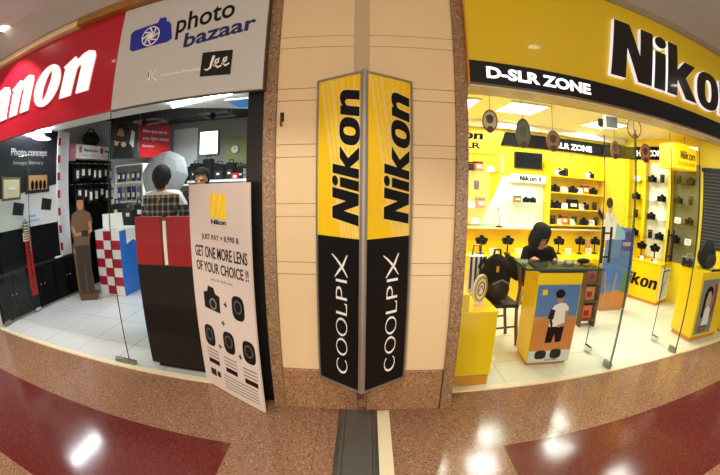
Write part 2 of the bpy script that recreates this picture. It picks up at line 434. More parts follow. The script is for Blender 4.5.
struct('wall_back.001', 'wallgrey', box, -5.2, -.66, 7.3, 7.4, 0, 3.0)
struct('wall_side', 'wallgrey', box, -.66, -.6, 2.96, 9, 0, 3.0)
struct('ceiling_right', 'ceil_white', box, .66, 7, 2.5, 6, 2.6, 2.7)
struct('wall_side.001', 'yellow', box, .6, .66, 2.96, 6, 0, 2.6)
struct('wall_back', 'shelfback', box, .66, 4.6, 5.4, 5.5, 0, 2.6)
WU = V3((.316, -.949, 0)).normalized(); WN = WU.cross(V3((0,0,1)))
def rw(s, off, z=0):      # frame on the right-hand wall, s metres from its corner, off metres out into the shop
    p = V3((4.48, 5.4, z)) + WU*s + WN*off
    return fr(p, WU)
struct('wall_right', 'shelfback', box, -.02, 3.05, 0, 2.6, -.1, 0, rw(0, 0))
struct('trim_12', 'ceil_white', boxes, [(.66, 4.5, 5.25, 5.4, 2.5, 2.6)])
struct('trim_13', 'cream', boxes, [(.66, 7, 2.3, 2.5, 2.262, 2.29)])
struct('trim_14', 'sign_edge', boxes, [(.66, 7, 2.5, 2.6, 2.285, 2.6)])
struct('trim_15', 'sign_edge', boxes, [(-6, -.79, 2.5, 2.56, 2.30, 2.6)])
# chamfered yellow column in the corner of the yellow shop
struct('trim_17', 'yellow', prism, [(4.06,5.4),(4.48,5.4),(4.56,5.16),(4.5,5.14),(4.1,5.34)], Matrix.Translation((0,0,.6)), 1.65)

# ------------------------------------------------------------------ fascia signs
def letters(s, loops_of, x0, z0, sc, sh, y, parent, body='lettering_halo', face='letter_face', bd=.038, rim=.004, names='letter'):
    x = 0
    for ch in s:
        g, adv = (loops_of or glyph)(ch)
        L = [[(px+sh*py, py) for px, py in lp] for lp in g]
        A = [[(px*sc[0], py*sc[1]) for px, py in lp] for lp in L]
        Mx = front(x0+x*sc[0], y, z0)
        if face:
            cu_l = []
            for k, lp in enumerate(A):
                cx = sum(p[0] for p in lp)/len(lp); cy = sum(p[1] for p in lp)/len(lp)
                cu_l.append(grow(lp, rim if (k == 0 or ch == 'i') else -rim*.6))
            b = shapes(names, cu_l, Mx, body, parent, bd)
            shapes('letter_face', A, Mx @ Matrix.Translation((0, 0, bd)), face, b, .006)
        else: shapes(names, A, Mx, body, parent, bd)
        x += adv
def grow(lp, d):
    n = len(lp); area = sum(lp[i][0]*lp[(i+1) % n][1]-lp[(i+1) % n][0]*lp[i][1] for i in range(n))
    sg = 1 if area > 0 else -1; out = []
    for i in range(n):
        p0, p, p1 = V3((*lp[i-1], 0)), V3((*lp[i], 0)), V3((*lp[(i+1) % n], 0))
        a = (p-p0); b = (p1-p)
        if a.length < 1e-9 or b.length < 1e-9: out.append(lp[i]); continue
        a.normalize(); b.normalize()
        na = V3((a.y, -a.x, 0))*sg; nb = V3((b.y, -b.x, 0))*sg
        m = na+nb
        if m.length < .3: m = na
        k = d/max(.45, m.normalized().dot(na)); m.normalize()
        out.append((p.x+m.x*k, p.y+m.y*k))
    return out

t = thing('fascia_sign', 'red shop fascia sign with white heavy rounded letters next to the silver grey sign', 'sign')
part('panel', 'redsign', t, box, -6.2, -1.885, 2.22, 2.26, 2.205, 3.045, bev=.006)
letters('Canon', tall_glyph, -4.40, 2.42, (.455, .36), .10, 2.22, t, body='canon_white', face=None, bd=.014)
t = thing('fascia_sign', 'silver grey shop fascia sign with a blue camera emblem beside the pillar', 'sign')
part('panel', 'silver', t, box, -1.878, -.648, 2.215, 2.26, 2.205, 3.045, bev=.005)
part('edge_trim', 'sign_edge', t, boxes, [(-.648,-.642,2.225,2.29,2.2,3.045), (-1.878,-.648,2.222,2.25,2.197,2.205)])
F = front(0, 2.215, 0)
cb = shapes('camera_emblem', [[(-1.72,2.645),(-1.40,2.655),(-1.365,2.675),(-1.39,2.80),(-1.41,2.825),(-1.435,2.83),(-1.445,2.87),(-1.50,2.878),(-1.512,2.84),(-1.735,2.825),(-1.765,2.80),(-1.75,2.665)]], F, 'logo_blue', t, .006)
part('lens_ring', 'white', cb, lathe, [(.082,0),(.082,.004)], F @ Matrix.Translation((-1.56,2.735,.006)))
part('lens_disc', 'logo_blue', cb, lathe, [(.073,0),(.073,.005)], F @ Matrix.Translation((-1.56,2.735,.006)))
bl = []
for k in range(8):
    a = k*PI/4; c, s = math.cos(a), math.sin(a); c2, s2 = math.cos(a+.95), math.sin(a+.95)
    bl.append(ribbon([(-1.56+.03*c, 2.735+.03*s), (-1.56+.07*c2, 2.735+.07*s2)], .011))
bl.append(ell(-1.56, 2.735, .034, .034, 16))
def blades(bm):
    for q in bl: prism(bm, q, F @ Matrix.Translation((0,0,.0112)), .002)
part('aperture_blades', 'white', cb, blades)
text('lettering', 'photo', fr((-1.335,2.215,2.655), (1,0,.13), V3((-.13,0,1)).normalized()), 'black', t, .465, .205, .004, .012, .12)
text('lettering', 'bazaar', fr((-1.255,2.215,2.575), (1,0,.12), V3((-.12,0,1)).normalized()), 'logo_navy', t, .545, .115, .004, .02, .12)
pl = part('plate', 'blacksign', t, prism, [(-1.095,2.335),(-.872,2.325),(-.868,2.50),(-1.09,2.51)], F, .006)
jee = [ribbon([(-1.0,2.475),(-1.015,2.42),(-1.02,2.39),(-1.045,2.375),(-1.065,2.385)], [.02,.018,.016,.012,.006]),
       ribbon([(-1.0,2.40),(-.965,2.425),(-.962,2.45),(-.985,2.44),(-.99,2.405),(-.965,2.385),(-.94,2.395)], .013),
       ribbon([(-.94,2.405),(-.908,2.43),(-.905,2.452),(-.925,2.445),(-.932,2.41),(-.91,2.39),(-.885,2.405)], .013)]
part('lettering', 'white', pl, draw, jee, F @ Matrix.Translation((0,0,.006)))
sig = []; x = -1.53
pass
part('ink_spot', 'black', t, draw, [[(-1.535,2.40),(-1.51,2.40),(-1.51,2.425),(-1.52,2.445),(-1.535,2.43)]], F, .002)
sig.append(ribbon([(-1.525,2.375),(-1.515,2.45)], .012)); sig.append(ribbon([(-1.46,2.45),(-1.51,2.41),(-1.45,2.36)], .008))
for k in range(11): sig.append(ribbon([(x+.11+k*.029, 2.385), (x+.122+k*.029, 2.405-.004*(k % 3)), (x+.139+k*.029, 2.386)], .006))
part('signature', 'white_gloss', t, draw, sig, F, .003)
t = thing('fascia_sign', 'yellow shop fascia sign with large black letters above a black strip', 'sign')
part('panel', 'yellow_sign', t, box, .65, 6.5, 2.255, 2.5, 2.43, 3.22, bev=.004)
part('edge_trim', 'amber', t, box, .64, .652, 2.25, 2.5, 2.27, 3.22)
nb = part('name_strip', 'blacksign', t, box, .652, 6.5, 2.245, 2.30, 2.275, 2.43)
text('lettering', 'D-SLR ZONE', front(.765, 2.245, 2.313), 'lettering_white', nb, .83, .082, .006, .035)
letters('Nikon', None, 1.80, 2.515, (.505, .515), .28, 2.255, t)

# triangular light sign on the pillar
t = thing('wall_sign', 'tall yellow and black triangular sign mounted on the pillar between the shops', 'sign', (-.013, 2.305, .285))
H = 1.975; zb = 1.0
part('housing', 'alu', t, prism, [(-.286,0),(0,-.21),(.286,0)], Matrix.Identity(4), H)
for sd, (o3, u) in enumerate((((-.286,0,0), (.286,-.215,0)), ((0,-.215,0), (.286,.215,0)))):
    Fm = fr(o3, u); W = .3578
    Fm = Fm @ Matrix.Translation((0,0,.004))
    pu = part('upper_panel', 'yellow_gloss', t, box, .012, W-.012, zb, H-.014, 0, .008, Fm)
    lo = part('lower_panel', 'black', t, box, .012, W-.012, .014, zb, 0, .008, Fm)
    part('frame', 'alu', t, boxes, [(0,.012,0,H,-.004,.014), (W-.014,W,0,H,-.004,.016), (.012,W-.014,0,.014,-.004,.014), (.012,W-.014,H-.014,H,-.004,.014)], Fm)
    def rays(bm):
        for k, (b0, b1, t0, t1) in enumerate(((.205,.222,.02,.04), (.235,.247,.065,.076), (.258,.275,.10,.125), (.288,.298,.15,.158), (.305,.318,.185,.2), (.322,.330,.235,.242), (.334,.343,.28,.292))):
            prism(bm, [(b0, zb+.002), (b1, zb+.002), (t1, H-.018), (t0, H-.018)], Fm @ Matrix.Translation((0,0,.008)), .0012)
    part('printed_rays', 'ray', pu, rays)  # pale fan of stripes printed on the yellow panel
    loops, _ = wordmark('Nikon', .2)
    Tv = fr((0,0,0), (0,1,0), (-1,0,0))   # turn the wordmark to read upwards
    uo = .338
    for nm, gr_, mm, dz in (('lettering_rim', .009, 'ray', .0085), ('lettering', 0, 'black', .0100)):
        L = fit(loops, .80, .205)
        L = [[(p[0], p[1]) for p in l] for l in L]
        Lr = [[(uo-y, zb+.075+x) for x, y in (grow(l, gr_) if gr_ and i in (0,1,2,3,4,6) else (grow(l, -gr_*.5) if gr_ else l))] for i, l in enumerate(L)]
        shapes(nm, Lr, Fm @ Matrix.Translation((0,0,dz)), mm, pu, .0016)
    L = fit(coolpix(), .80, .125)
    shapes('lettering', [[(.254-y-(.0 if sd == 0 else -.01), .10+x) for x, y in l] for l in L], Fm @ Matrix.Translation((0,0,.0085)), 'white_gloss', lo, .0015)
part('front_edge', 'alu', t, tube, [(0,-.222,0),(0,-.222,H+.01)], .013)
part('support_bracket', 'brown', t, box, -.035, .018, -.12, .0, -.12, 0)

# ------------------------------------------------------------------ glass fronts
def patch(parent, Mx, lab=None):
    part('patch_fitting', 'chrome', parent, box, -.075, .075, -.016, .016, 0, .055, Mx, bev=.006)
def pane(name, x0, x1, y, z1, parent=None):
    return struct(name, 'glass', box, x0, x1, y-.005, y+.005, .014, z1, parent=parent)
w = pane('window_1', .70, 2.295, 2.545, 2.285); part('edge', 'glassedge', w, box, 2.295, 2.299, 2.541, 2.549, .014, 2.285)
w = pane('window_2', 3.375, 5.4, 2.545, 2.285); part('edge', 'glassedge', w, box, 3.371, 3.375, 2.541, 2.549, .014, 2.285)
w = pane('window_3', -2.18, -.79, 2.585, 2.3); part('edge', 'glassedge', w, box, -2.186, -2.18, 2.581, 2.589, .014, 2.3)
part('patch_fitting', 'steel', w, box, -2.36, -2.10, 2.565, 2.605, .012, .055, bev=.006)
def door(name, x, y0, y1, z1, hand):
    d = struct(name, 'glass', box, x-.005, x+.005, y0, y1, .02, z1)
    part('edge', 'glassedge', d, boxes, [(x-.006,x+.006,y0-.005,y0,.02,z1), (x-.006,x+.006,y1,y1+.003,.02,z1)])
    part('patch_fitting', 'steel', d, box, x-.02, x+.02, y0-.01, y0+.11, .012, .07, bev=.006)
    part('patch_fitting', 'chrome', d, box, x-.02, x+.02, y1-.12, y1, .012, .07, bev=.006)
    h = part('handle', hand[3], d, tube, [(x-.05,hand[0],hand[1]),(x-.05,hand[0],hand[2])], .014)
    part('handle', hand[3], d, tube, [(x+.05,hand[0],hand[1]),(x+.05,hand[0],hand[2])], .014)
    part('standoff', hand[3], h, multi, [lambda b, z=z: tube(b, [(x-.05,hand[0],z),(x+.05,hand[0],z)], .009) for z in (hand[1]+.06, hand[2]-.06)])
    return d
door('door_1', 2.311, 2.545, 3.05, 2.19, (2.955, .95, 1.30, 'darkgrey'))
door('door_2', 3.36, 2.545, 3.01, 2.19, (3.0-.03, .94, 1.29, 'darkgrey'))
d = door('door_3', -4.62, 2.64, 3.42, 2.24, (3.36, .86, 1.32, 'chrome'))
part('red_sticker', 'redcloth', d, box, -4.613, -4.61, 3.28, 3.42, .25, 1.1, label='red strip printed down the door edge')
text('sticker_lettering', 'Canon', fr((-4.6095,3.375,.34), (0,0,1), (0,-1,0)), 'darkgrey', d, .6, .06, .001, .02)

# ------------------------------------------------------------------ people
def skin_bm(verts, edges, rad, root=0, sub=1):
    me = bpy.data.meshes.new('s'); me.from_pydata([v for v in verts], edges, [])
    o = bpy.data.objects.new('s', me); COL.objects.link(o)
    o.modifiers.new('k', 'SKIN'); sv = me.skin_vertices[0].data
    for i, r in enumerate(rad):
        sv[i].radius = (r, r) if not isinstance(r, tuple) else r
        sv[i].use_root = (i == root)
    s = o.modifiers.new('u', 'SUBSURF'); s.levels = s.render_levels = sub
    dg = bpy.context.evaluated_depsgraph_get(); dg.update()
    out = bpy.data.meshes.new_from_object(o.evaluated_get(dg))
    bpy.data.objects.remove(o); bpy.data.meshes.remove(me)
    return out
def remesh(me, vox, name):
    o = bpy.data.objects.new('r', me); COL.objects.link(o)
    m = o.modifiers.new('r', 'REMESH'); m.mode = 'VOXEL'; m.voxel_size = vox; m.use_smooth_shade = True
    s = o.modifiers.new('s', 'SMOOTH'); s.factor = .5; s.iterations = 2
    dg = bpy.context.evaluated_depsgraph_get(); dg.update()
    out = bpy.data.meshes.new_from_object(o.evaluated_get(dg)); out.name = name
    bpy.data.objects.remove(o); bpy.data.meshes.remove(me); out.materials.clear()
    return out
def chain(names, J, Rr, idx):
    return [(idx[a], idx[b]) for a, b in names]
def person(label, loc, rz, J, shirt, trousers, skin='skin', long_hair=False, sleeves='long', scale=1, head_tilt=0, head_turn=0):
    t = thing('person', label, 'person', loc, rz)
    Rb = dict(pelvis=(.15,.11), belly=(.135,.10), chest=(.16,.11), neck0=(.06,.06), neck=.05, hl=.09, hr=.09, kl=.062, kr=.062, al=.042, ar=.042, tl=.036, tr=.036,
              sl=.06, sr=.06, el=.042, er=.042, wl=.028, wr=.028)
    def build(keys, links, grow=0, over=None):
        idx = {k: i for i, k in enumerate(keys)}
        rad = []
        for k in keys:
            r = (over or {}).get(k, Rb[k]); rad.append(tuple(x+grow for x in r) if isinstance(r, tuple) else r+grow)
        return skin_bm([J[k] for k in keys], [(idx[a], idx[b]) for a, b in links], rad)
    keys = list(Rb); L = [('pelvis','belly'),('belly','chest'),('chest','neck0'),('neck0','neck'),('pelvis','hl'),('pelvis','hr'),('hl','kl'),('hr','kr'),('kl','al'),('kr','ar'),('al','tl'),('ar','tr'),
         ('chest','sl'),('chest','sr'),('sl','el'),('sr','er'),('el','wl'),('er','wr')]
    b0 = build(keys, L)
    bm = bmesh.new(); bm.from_mesh(b0); bpy.data.meshes.remove(b0)
    hc = V3(J['head']); HM = Matrix.Translation(hc) @ Matrix.Rotation(head_turn, 4, 'Z') @ Matrix.Rotation(head_tilt, 4, 'X')
    ball(bm, (0,.012,.025), (.076,.092,.098), 20, HM); ball(bm, (0,-.022,-.045), (.056,.066,.072), 16, HM)
    ball(bm, (0,-.093,-.012), (.013,.018,.021), 10, HM); ball(bm, (0,-.078,-.075), (.026,.016,.018), 10, HM)
    for s in (-1, 1):
        ball(bm, (s*.078,.012,-.01), (.011,.022,.032), 10, HM); ball(bm, (s*.03,-.072,.022), (.02,.014,.008), 8, HM)
    tube(bm, [J['neck0'], J['neck'], tuple(HM @ V3((0,.01,-.02)))], [.056,.052,.05], 12)
    for s, w, e in ((-1,'wl','el'), (1,'wr','er')):      # hands: a palm, four bent fingers and a thumb
        W = V3(J[w]); d = (W-V3(J[e])).normalized(); side = d.cross(V3((0,0,1)) if abs(d.z) < .8 else V3((0,-1,0))).normalized(); nrm = side.cross(d)
        tube(bm, [W-d*.02, W+d*.03, W+d*.085], [.027,.034,.034], 10)
        for k, ln in enumerate((.062,.075,.07,.054)):
            b = W+d*.075+side*(-.03+.02*k)
            tube(bm, [b, b+d*ln*.5-nrm*.006, b+d*ln*.85-nrm*.028], [.0095,.009,.0075], 8)
        b = W+d*.03+side*.028*(-1); tube(bm, [b, b-side*.028+d*.022, b-side*.032+d*.05], [.012,.0105,.009], 8)
    me = bpy.data.meshes.new('person_raw'); bm.to_mesh(me); bm.free()
    me = remesh(me, .009, 'body')
    for x in (skin, 'eye', 'lip'): me.materials.append(MATS[x])
    inv = HM.inverted()
    for p in me.polygons:
        c = inv @ p.center
        if c.y < -.05:
            if abs(abs(c.x)-.03) < .014 and abs(c.z-.006) < .0075: p.material_index = 1
            elif abs(c.x) < .024 and abs(c.z+.058) < .007: p.material_index = 2
    body = meobj('body', me, None, t, mats=[]); body.data.shade_smooth()
    # hair
    hb = bmesh.new(); ball(hb, (0,.022,.024), (.108,.124,.126), 24, HM)
    cut = [v for v in hb.verts if (lambda q: q.y < -.035 and q.z < .062 or q.z < (-.075 if q.y > .02 else -.02 if q.y > -.02 else .03))(inv @ v.co)]
    bmesh.ops.delete(hb, geom=cut, context='VERTS')
    ball(hb, (0,.06,-.05), (.075,.055,.07), 14, HM)
    if long_hair:
        ball(hb, (0,.05,-.04), (.125,.095,.18), 18, HM); ball(hb, (-.09,-.02,-.05), (.045,.085,.15), 12, HM); ball(hb, (.09,.01,-.05), (.04,.065,.15), 12, HM); ball(hb, (0,.03,.06), (.118,.125,.09), 16, HM)
    ho = obj('hair', hb, 'hair', t, True); m = ho.modifiers.new('t', 'SOLIDIFY'); m.thickness = .006
    # clothes
    arms = [('chest','sl'),('chest','sr'),('sl','el'),('sr','er')]; ks = ['pelvis','belly','chest','neck0','sl','sr','el','er']
    if sleeves == 'long': arms += [('el','wl'),('er','wr')]; ks += ['wl','wr']
    sm = build(ks, [('pelvis','belly'),('belly','chest'),('chest','neck0')]+arms, .016, {'wl': .03, 'wr': .03, 'neck0': (.052,.052)})
    so = meobj('shirt', remesh(sm, .012, 'shirt'), shirt, t, True)
    if shirt == 'plaid':      # pale yoke across the shoulders
        so.data.materials.append(MATS['paper'])
        for p in so.data.polygons:
            if p.center.z > J['sl'][2]+.022 or (abs(p.center.x) > abs(J['sl'][0])+.035 and p.center.z > J['sl'][2]-.09): p.material_index = 1
    tm = build(['pelvis','hl','hr','kl','kr','al','ar'], [('pelvis','hl'),('pelvis','hr'),('hl','kl'),('hr','kr'),('kl','al'),('kr','ar')], .012, {'pelvis': (.145,.105), 'al': .05, 'ar': .05})
    meobj('trousers', remesh(tm, .012, 'trousers'), trousers, t, True)
    for a, q in (('al','tl'),('ar','tr')):
        A, T = V3(J[a]), V3(J[q])
        sb = bmesh.new(); ball(sb, (0,0,0), (.05,.13,.05), 14, Matrix.Translation(((A.x+T.x)/2, (A.y+T.y)/2-.02, .05)) @ Matrix.Rotation(math.atan2(T.x-A.x, -(T.y-A.y)), 4, 'Z'))
        obj('shoe', sb, 'shoe', t, True)
    return t
def standing(k=1.0, **over):
    J = dict(pelvis=(0,0,.95), belly=(0,0,1.1), chest=(0,0,1.31), neck0=(0,.012,1.45), neck=(0,.005,1.475), head=(0,-.012,1.565),
             hl=(-.09,0,.9), hr=(.09,0,.9), kl=(-.1,-.015,.5), kr=(.1,-.015,.5), al=(-.1,.02,.1), ar=(.1,.02,.1), tl=(-.115,-.13,.045), tr=(.115,-.13,.045),
             sl=(-.185,0,1.39), sr=(.185,0,1.39), el=(-.25,.03,1.12), er=(.25,.03,1.12), wl=(-.22,-.12,.93), wr=(.22,-.12,.93))
    J.update(over)
    return {a: tuple(c*k for c in p) for a, p in J.items()}
person('person seen from behind in a checked shirt standing at the red and black counter', (-2.10,3.42,0), PI, standing(1.085, el=(-.27,-.06,1.15), er=(.27,-.06,1.15), wl=(-.2,-.28,1.04), wr=(.2,-.28,1.04)), 'plaid', 'trouser')
person('person with short dark hair behind the white offer board, only the head showing', (-2.02,4.25,0), .35, standing(1.075), 'darkshirt', 'trouser', head_turn=-.3, head_tilt=.25)
sit = dict(pelvis=(0,.02,.56), belly=(0,-.02,.68), chest=(0,-.1,.86), neck0=(0,-.15,.985), neck=(0,-.175,1.03), head=(0,-.20,1.07),
           hl=(-.09,0,.54), hr=(.09,0,.54), kl=(-.1,-.42,.52), kr=(.1,-.42,.52), al=(-.1,-.40,.1), ar=(.1,-.40,.1), tl=(-.11,-.54,.045), tr=(.11,-.54,.045),
           sl=(-.155,-.12,.88), sr=(.155,-.12,.88), el=(-.215,-.26,.72), er=(.215,-.26,.72), wl=(-.15,-.44,.82), wr=(.15,-.44,.82))
person('person with thick black hair seated behind the glass-topped yellow counter', (2.08,4.10,0), -.25, sit, 'darkshirt', 'darkshirt', 'skin', True, head_tilt=.55, head_turn=.5)
t = thing('stool', 'low black stool under the seated person behind the glass-topped counter', 'stool', (2.08,4.14,0))
part('seat', 'black', t, lathe, [(.0,.43),(.17,.43),(.175,.445),(.16,.46),(0,.46)])
for k in range(3):
    a = k*2*PI/3+.4; part('leg', 'steel', t, tube, [(.1*math.cos(a),.1*math.sin(a),.43),(.17*math.cos(a),.17*math.sin(a),.0)], .012)

# ------------------------------------------------------------------ white offer board by the pillar
t = thing('offer_board', 'white standing offer board with yellow logo and camera pictures beside the pillar', 'sign', (-1.31,2.53,0))
bu = V3((.605,-.36,0)); BF = fr((0,0,0), bu)
brd = part('board', 'banner', t, box, 0, .704, .005, 1.615, -.018, 0, BF, bev=.003)
part('back_strut', 'grey', t, multi, [lambda b: tube(b, [tuple(BF @ V3((.35,1.1,-.02))), tuple(BF @ V3((.35,.0,-.30)))], .012)])
lg = part('logo_square', 'yellow_gloss', brd, prism, [(.285,1.385),(.462,1.375),(.466,1.54),(.285,1.548)], BF, .002)
part('logo_rays', 'logo_ray', lg, draw, [[(.31,1.385),(.325,1.384),(.35,1.54),(.33,1.541)], [(.36,1.382),(.372,1.381),(.42,1.535),(.40,1.536)], [(.41,1.379),(.42,1.378),(.455,1.48),(.45,1.5)]], BF @ Matrix.Translation((0,0,.002)), .001)
text('lettering', 'Nikon', BF @ Matrix.Translation((.292,1.338,0)), 'black', brd, .172, .034, .002, .03)
text('lettering', 'JUST PAY + 8,990 &', BF @ Matrix.Translation((.165,1.215,0)), 'darkgrey', brd, .43, .05, .002, .005)
text('lettering', 'GET ONE MORE LENS', BF @ Matrix.Translation((.065,1.095,0)), 'darkgrey', brd, .605, .082, .002, .012)
text('lettering', 'OF YOUR CHOICE !!', BF @ Matrix.Translation((.07,.99,0)), 'darkgrey', brd, .605, .075, .002, .012)
text('lettering', '(on D-SLR kit)', BF @ Matrix.Translation((.25,.93,0)), 'grey', brd, .25, .022, .0015)
def camera_print(bm, cx, cz, s):
    prism(bm, [(cx-.09*s,cz-.06*s),(cx+.085*s,cz-.07*s),(cx+.09*s,cz+.045*s),(cx+.045*s,cz+.055*s),(cx+.03*s,cz+.095*s),(cx-.03*s,cz+.1*s),(cx-.045*s,cz+.06*s),(cx-.09*s,cz+.05*s)], BF, .002)
part('camera_picture', 'black', brd, camera_print, .235, .775, 1.1)
part('camera_picture_lens', 'grey', brd, draw, [ell(.25,.755,.045,.045,20)], BF @ Matrix.Translation((0,0,.002)), .001)
part('camera_picture_lens', 'darkgrey', brd, draw, [ell(.25,.755,.03,.03,18)], BF @ Matrix.Translation((0,0,.003)), .001)
for cx, cz in ((.541,.783),(.155,.48),(.395,.485),(.614,.475)):
    lp = part('lens_picture', 'black', brd, draw, [ell(cx,cz,.066,.088,20,3)], BF, .002)
    part('lens_picture_ring', 'midgrey', lp, draw, [ell(cx,cz+.01,.045,.05,20)], BF @ Matrix.Translation((0,0,.002)), .001)
    part('lens_picture_glass', 'black', lp, draw, [ell(cx,cz+.01,.032,.037,20)], BF @ Matrix.Translation((0,0,.003)), .001)
for cx, cz in ((.40,.78),(.35,.63),(.275,.42),(.51,.41)):
    part('plus_mark', 'black', brd, draw, [ribbon([(cx-.02,cz),(cx+.02,cz)],.009), ribbon([(cx,cz-.02),(cx,cz+.02)],.009)], BF, .002)
for k, (x0, z0) in enumerate(((.10,.235),(.315,.22),(.535,.205))):
    part('price_label', 'black', brd, draw, [[(x0,z0),(x0+.135,z0),(x0+.135,z0+.04),(x0,z0+.04)]], BF, .002)
    part('caption_lines', 'grey', brd, draw, [[(x0-.01,z0+.06+.03*j),(x0+.14,z0+.06+.03*j),(x0+.14,z0+.07+.03*j),(x0-.01,z0+.07+.03*j)] for j in range(3)], BF, .0012)
part('picture_phones', 'darkgrey', brd, draw, [[(.10,.12),(.17,.12),(.17,.18),(.10,.18)], [(.185,.125),(.225,.125),(.225,.175),(.185,.175)]], BF, .002)
part('small_print', 'grey', brd, draw, [[(.27,.06+.028*j),(.66,.06+.028*j),(.66,.068+.028*j),(.27,.068+.028*j)] for j in range(5)], BF, .0012)

# ------------------------------------------------------------------ shop with the red sign
t = thing('display_counter', 'black display counter with two red upper panels in front of the checked shirt', 'counter', (-1.93,2.64,0))
part('body', 'black', t, box, 0, .60, 0, .45, .05, .97, bev=.004)
part('plinth', 'blackmat', t, box, .05, .60, .04, .42, 0, .05)
for x0, x1 in ((.0,.275), (.33,.61)): part('red_panel', 'redcloth', t, box, x0, x1, -.005, .05, .965, 1.37, bev=.01)
part('upright', 'white', t, box, .285, .32, .02, .06, .97, 1.33)
part('counter_top', 'darkgrey', t, box, 0, .6, .05, .45, .97, 1.0)

t = thing('podium', 'red and white checked podium with a blue side beside the cardboard man', 'podium', (-4.18,4.54,0))
def checks(bm, par):
    for i in range(3):
        for j in range(7):
            if (i+j) % 2 == par: box(bm, .0+i*.18, .18+i*.18, -.006, 0, .01+j*.141, .01+j*.141+.141)
part('core', 'white', t, box, 0, .54, 0, .6, 0, 1.0)
part('red_checks', 'checkred', t, checks, 1); part('white_checks', 'paper', t, checks, 0)
part('blue_side', 'blue', t, box, .54, .548, -.006, .6, 0, 1.0)
part('top', 'white', t, box, -.01, .555, -.01, .61, 1.0, 1.012)
def sheet(bm):
    prism(bm, [(.10,1.013),(.55,1.013),(.555,1.1),(.53,1.27),(.10,1.25)], fr((0,.10,0),(1,0,0)), -.006)
    box(bm, .10, .556, .10, .58, 1.013, 1.019)
    prism(bm, [(-.16,.78),(-.34,.83),(-.58,.76),(-.58,1.019),(-.16,1.019)], fr((.550,0,0),(0,-1,0)), -.004)
tag(part('paper_sheet', 'white', None, sheet), 'white paper sheet folded over the top of the checked podium', 'paper').location = (-4.18,4.54,0)

t = thing('cardboard_cutout', 'life-size cardboard cutout of a man with a camera beside the checked podium', 'cutout', (-4.13,4.14,0), .55)
CF = fr((0,0,0), (1,0,0))
part('base', 'brown', t, prism, [(-.15,0),(.15,0),(.16,.12),(-.16,.14)], CF, -.14)
part('backing', 'brown', t, prism, [(-.14,.1),(.13,.1),(.12,.5),(.13,.9),(.2,1.18),(.17,1.3),(.07,1.36),(.07,1.53),(.0,1.58),(-.07,1.53),(-.06,1.36),(-.15,1.3),(-.19,1.1),(-.14,.9),(-.13,.5)], CF, -.012)
part('trousers_print', 'cut_trouser', t, draw, [[(-.12,.12),(-.02,.12),(.0,.7),(.02,.12),(.115,.12),(.12,.85),(-.125,.85)]], CF, .003)
part('shirt_print', 'cut_shirt', t, draw, [[(-.12,.84),(.12,.84),(.13,1.0),(.19,1.17),(.16,1.29),(.06,1.35),(-.05,1.35),(-.14,1.29),(-.18,1.1),(-.13,.98)]], CF, .004)
part('face_print', 'skin', t, draw, [ell(.002,1.44,.055,.085,20)], CF, .004)
part('hair_print', 'hair', t, draw, [ell(.0,1.5,.066,.065,16,2,.1,PI-.1)], CF, .006)
part('arm_print', 'skin', t, draw, [ribbon([(.15,1.18),(.17,1.05),(.05,1.0)], .05), ribbon([(-.15,1.12),(-.1,1.0),(.03,1.02)], .05)], CF, .006)
part('camera_print', 'black', t, draw, [[(.0,.97),(.12,.97),(.12,1.06),(.0,1.06)]], CF, .008)
t = thing('cardboard_cutout', 'short cardboard figure with a white cap beside the taller cardboard man', 'cutout', (-4.36,4.28,0), .6)
part('backing', 'khaki', t, prism, [(-.11,0),(.11,0),(.1,.55),(.12,.8),(.05,.95),(-.05,.95),(-.12,.8),(-.1,.5)], CF, -.012)
part('face_print', 'skin', t, draw, [ell(0,1.0,.05,.07,16)], CF, .003); part('cap_print', 'white', t, draw, [[(-.055,1.04),(.055,1.04),(.045,1.11),(-.045,1.11)]], CF, .006)
part('arm_print', 'tan', t, draw, [ribbon([(-.09,.75),(-.02,.6),(.08,.66)], .05)], CF, .003)

LW = fr((-4.697,0,0), (0,1,0))     # the shop's left wall, seen from inside: (y, z)
t = thing('wall_poster', 'dark poster with pale headline high on the poster wall of the red-signed shop', 'poster')
part('sheet', 'blacksign', t, draw, [[(2.62,1.6),(4.11,1.775),(4.11,2.59),(2.62,2.59)]], LW, .008)
part('cloud_print', 'wallgrey', t, draw, [ell(3.75,2.46,.22,.035,16), ell(3.5,2.5,.14,.03,14)], LW, .01)
text('lettering', 'Photo concept', LW @ Matrix.Translation((3.1,2.17,.008)), 'grey', t, .78, .13, .002, .01)
text('lettering', 'image library', LW @ Matrix.Translation((3.15,2.06,.008)), 'grey', t, .65, .07, .002)
t = thing('wall_poster', 'white wall panel with pictures of two black cameras under the dark poster', 'poster')
part('sheet', 'wallwhite', t, draw, [[(2.62,1.2),(4.11,1.2),(4.11,1.765),(2.62,1.59)]], LW, .006)
for a, b in ((3.866,1.49),(3.248,1.47)):
    c = part('camera_picture', 'darkgrey', t, draw, [[(a-.13,b-.07),(a+.09,b-.10),(a+.13,b+.06),(a-.09,b+.10)]], LW, .01); part('lens_picture', 'black', c, draw, [ell(a,b,.05,.05,16)], LW @ Matrix.Translation((0,0,.01)), .002)
part('caption', 'lightblue', t, draw, [[(3.4,1.27),(3.7,1.27),(3.7,1.29),(3.4,1.29)], [(3.45,1.33),(3.62,1.33),(3.62,1.36),(3.45,1.36)]], LW, .008)
t = thing('picture_frame', 'black framed group photograph on the poster wall under the dark poster headline', 'picture')
part('frame', 'darkgrey', t, draw, [[(3.41,1.66),(3.93,1.67),(3.93,1.97),(3.41,1.98)]], LW, .02)
part('photograph', 'tan', t, draw, [[(3.46,1.71),(3.88,1.71),(3.88,1.92),(3.46,1.92)]], LW, .022)
part('figures', 'blackmat', t, draw, [ell(3.55+.09*k,1.78,.035,.07,12) for k in range(4)], LW, .024)
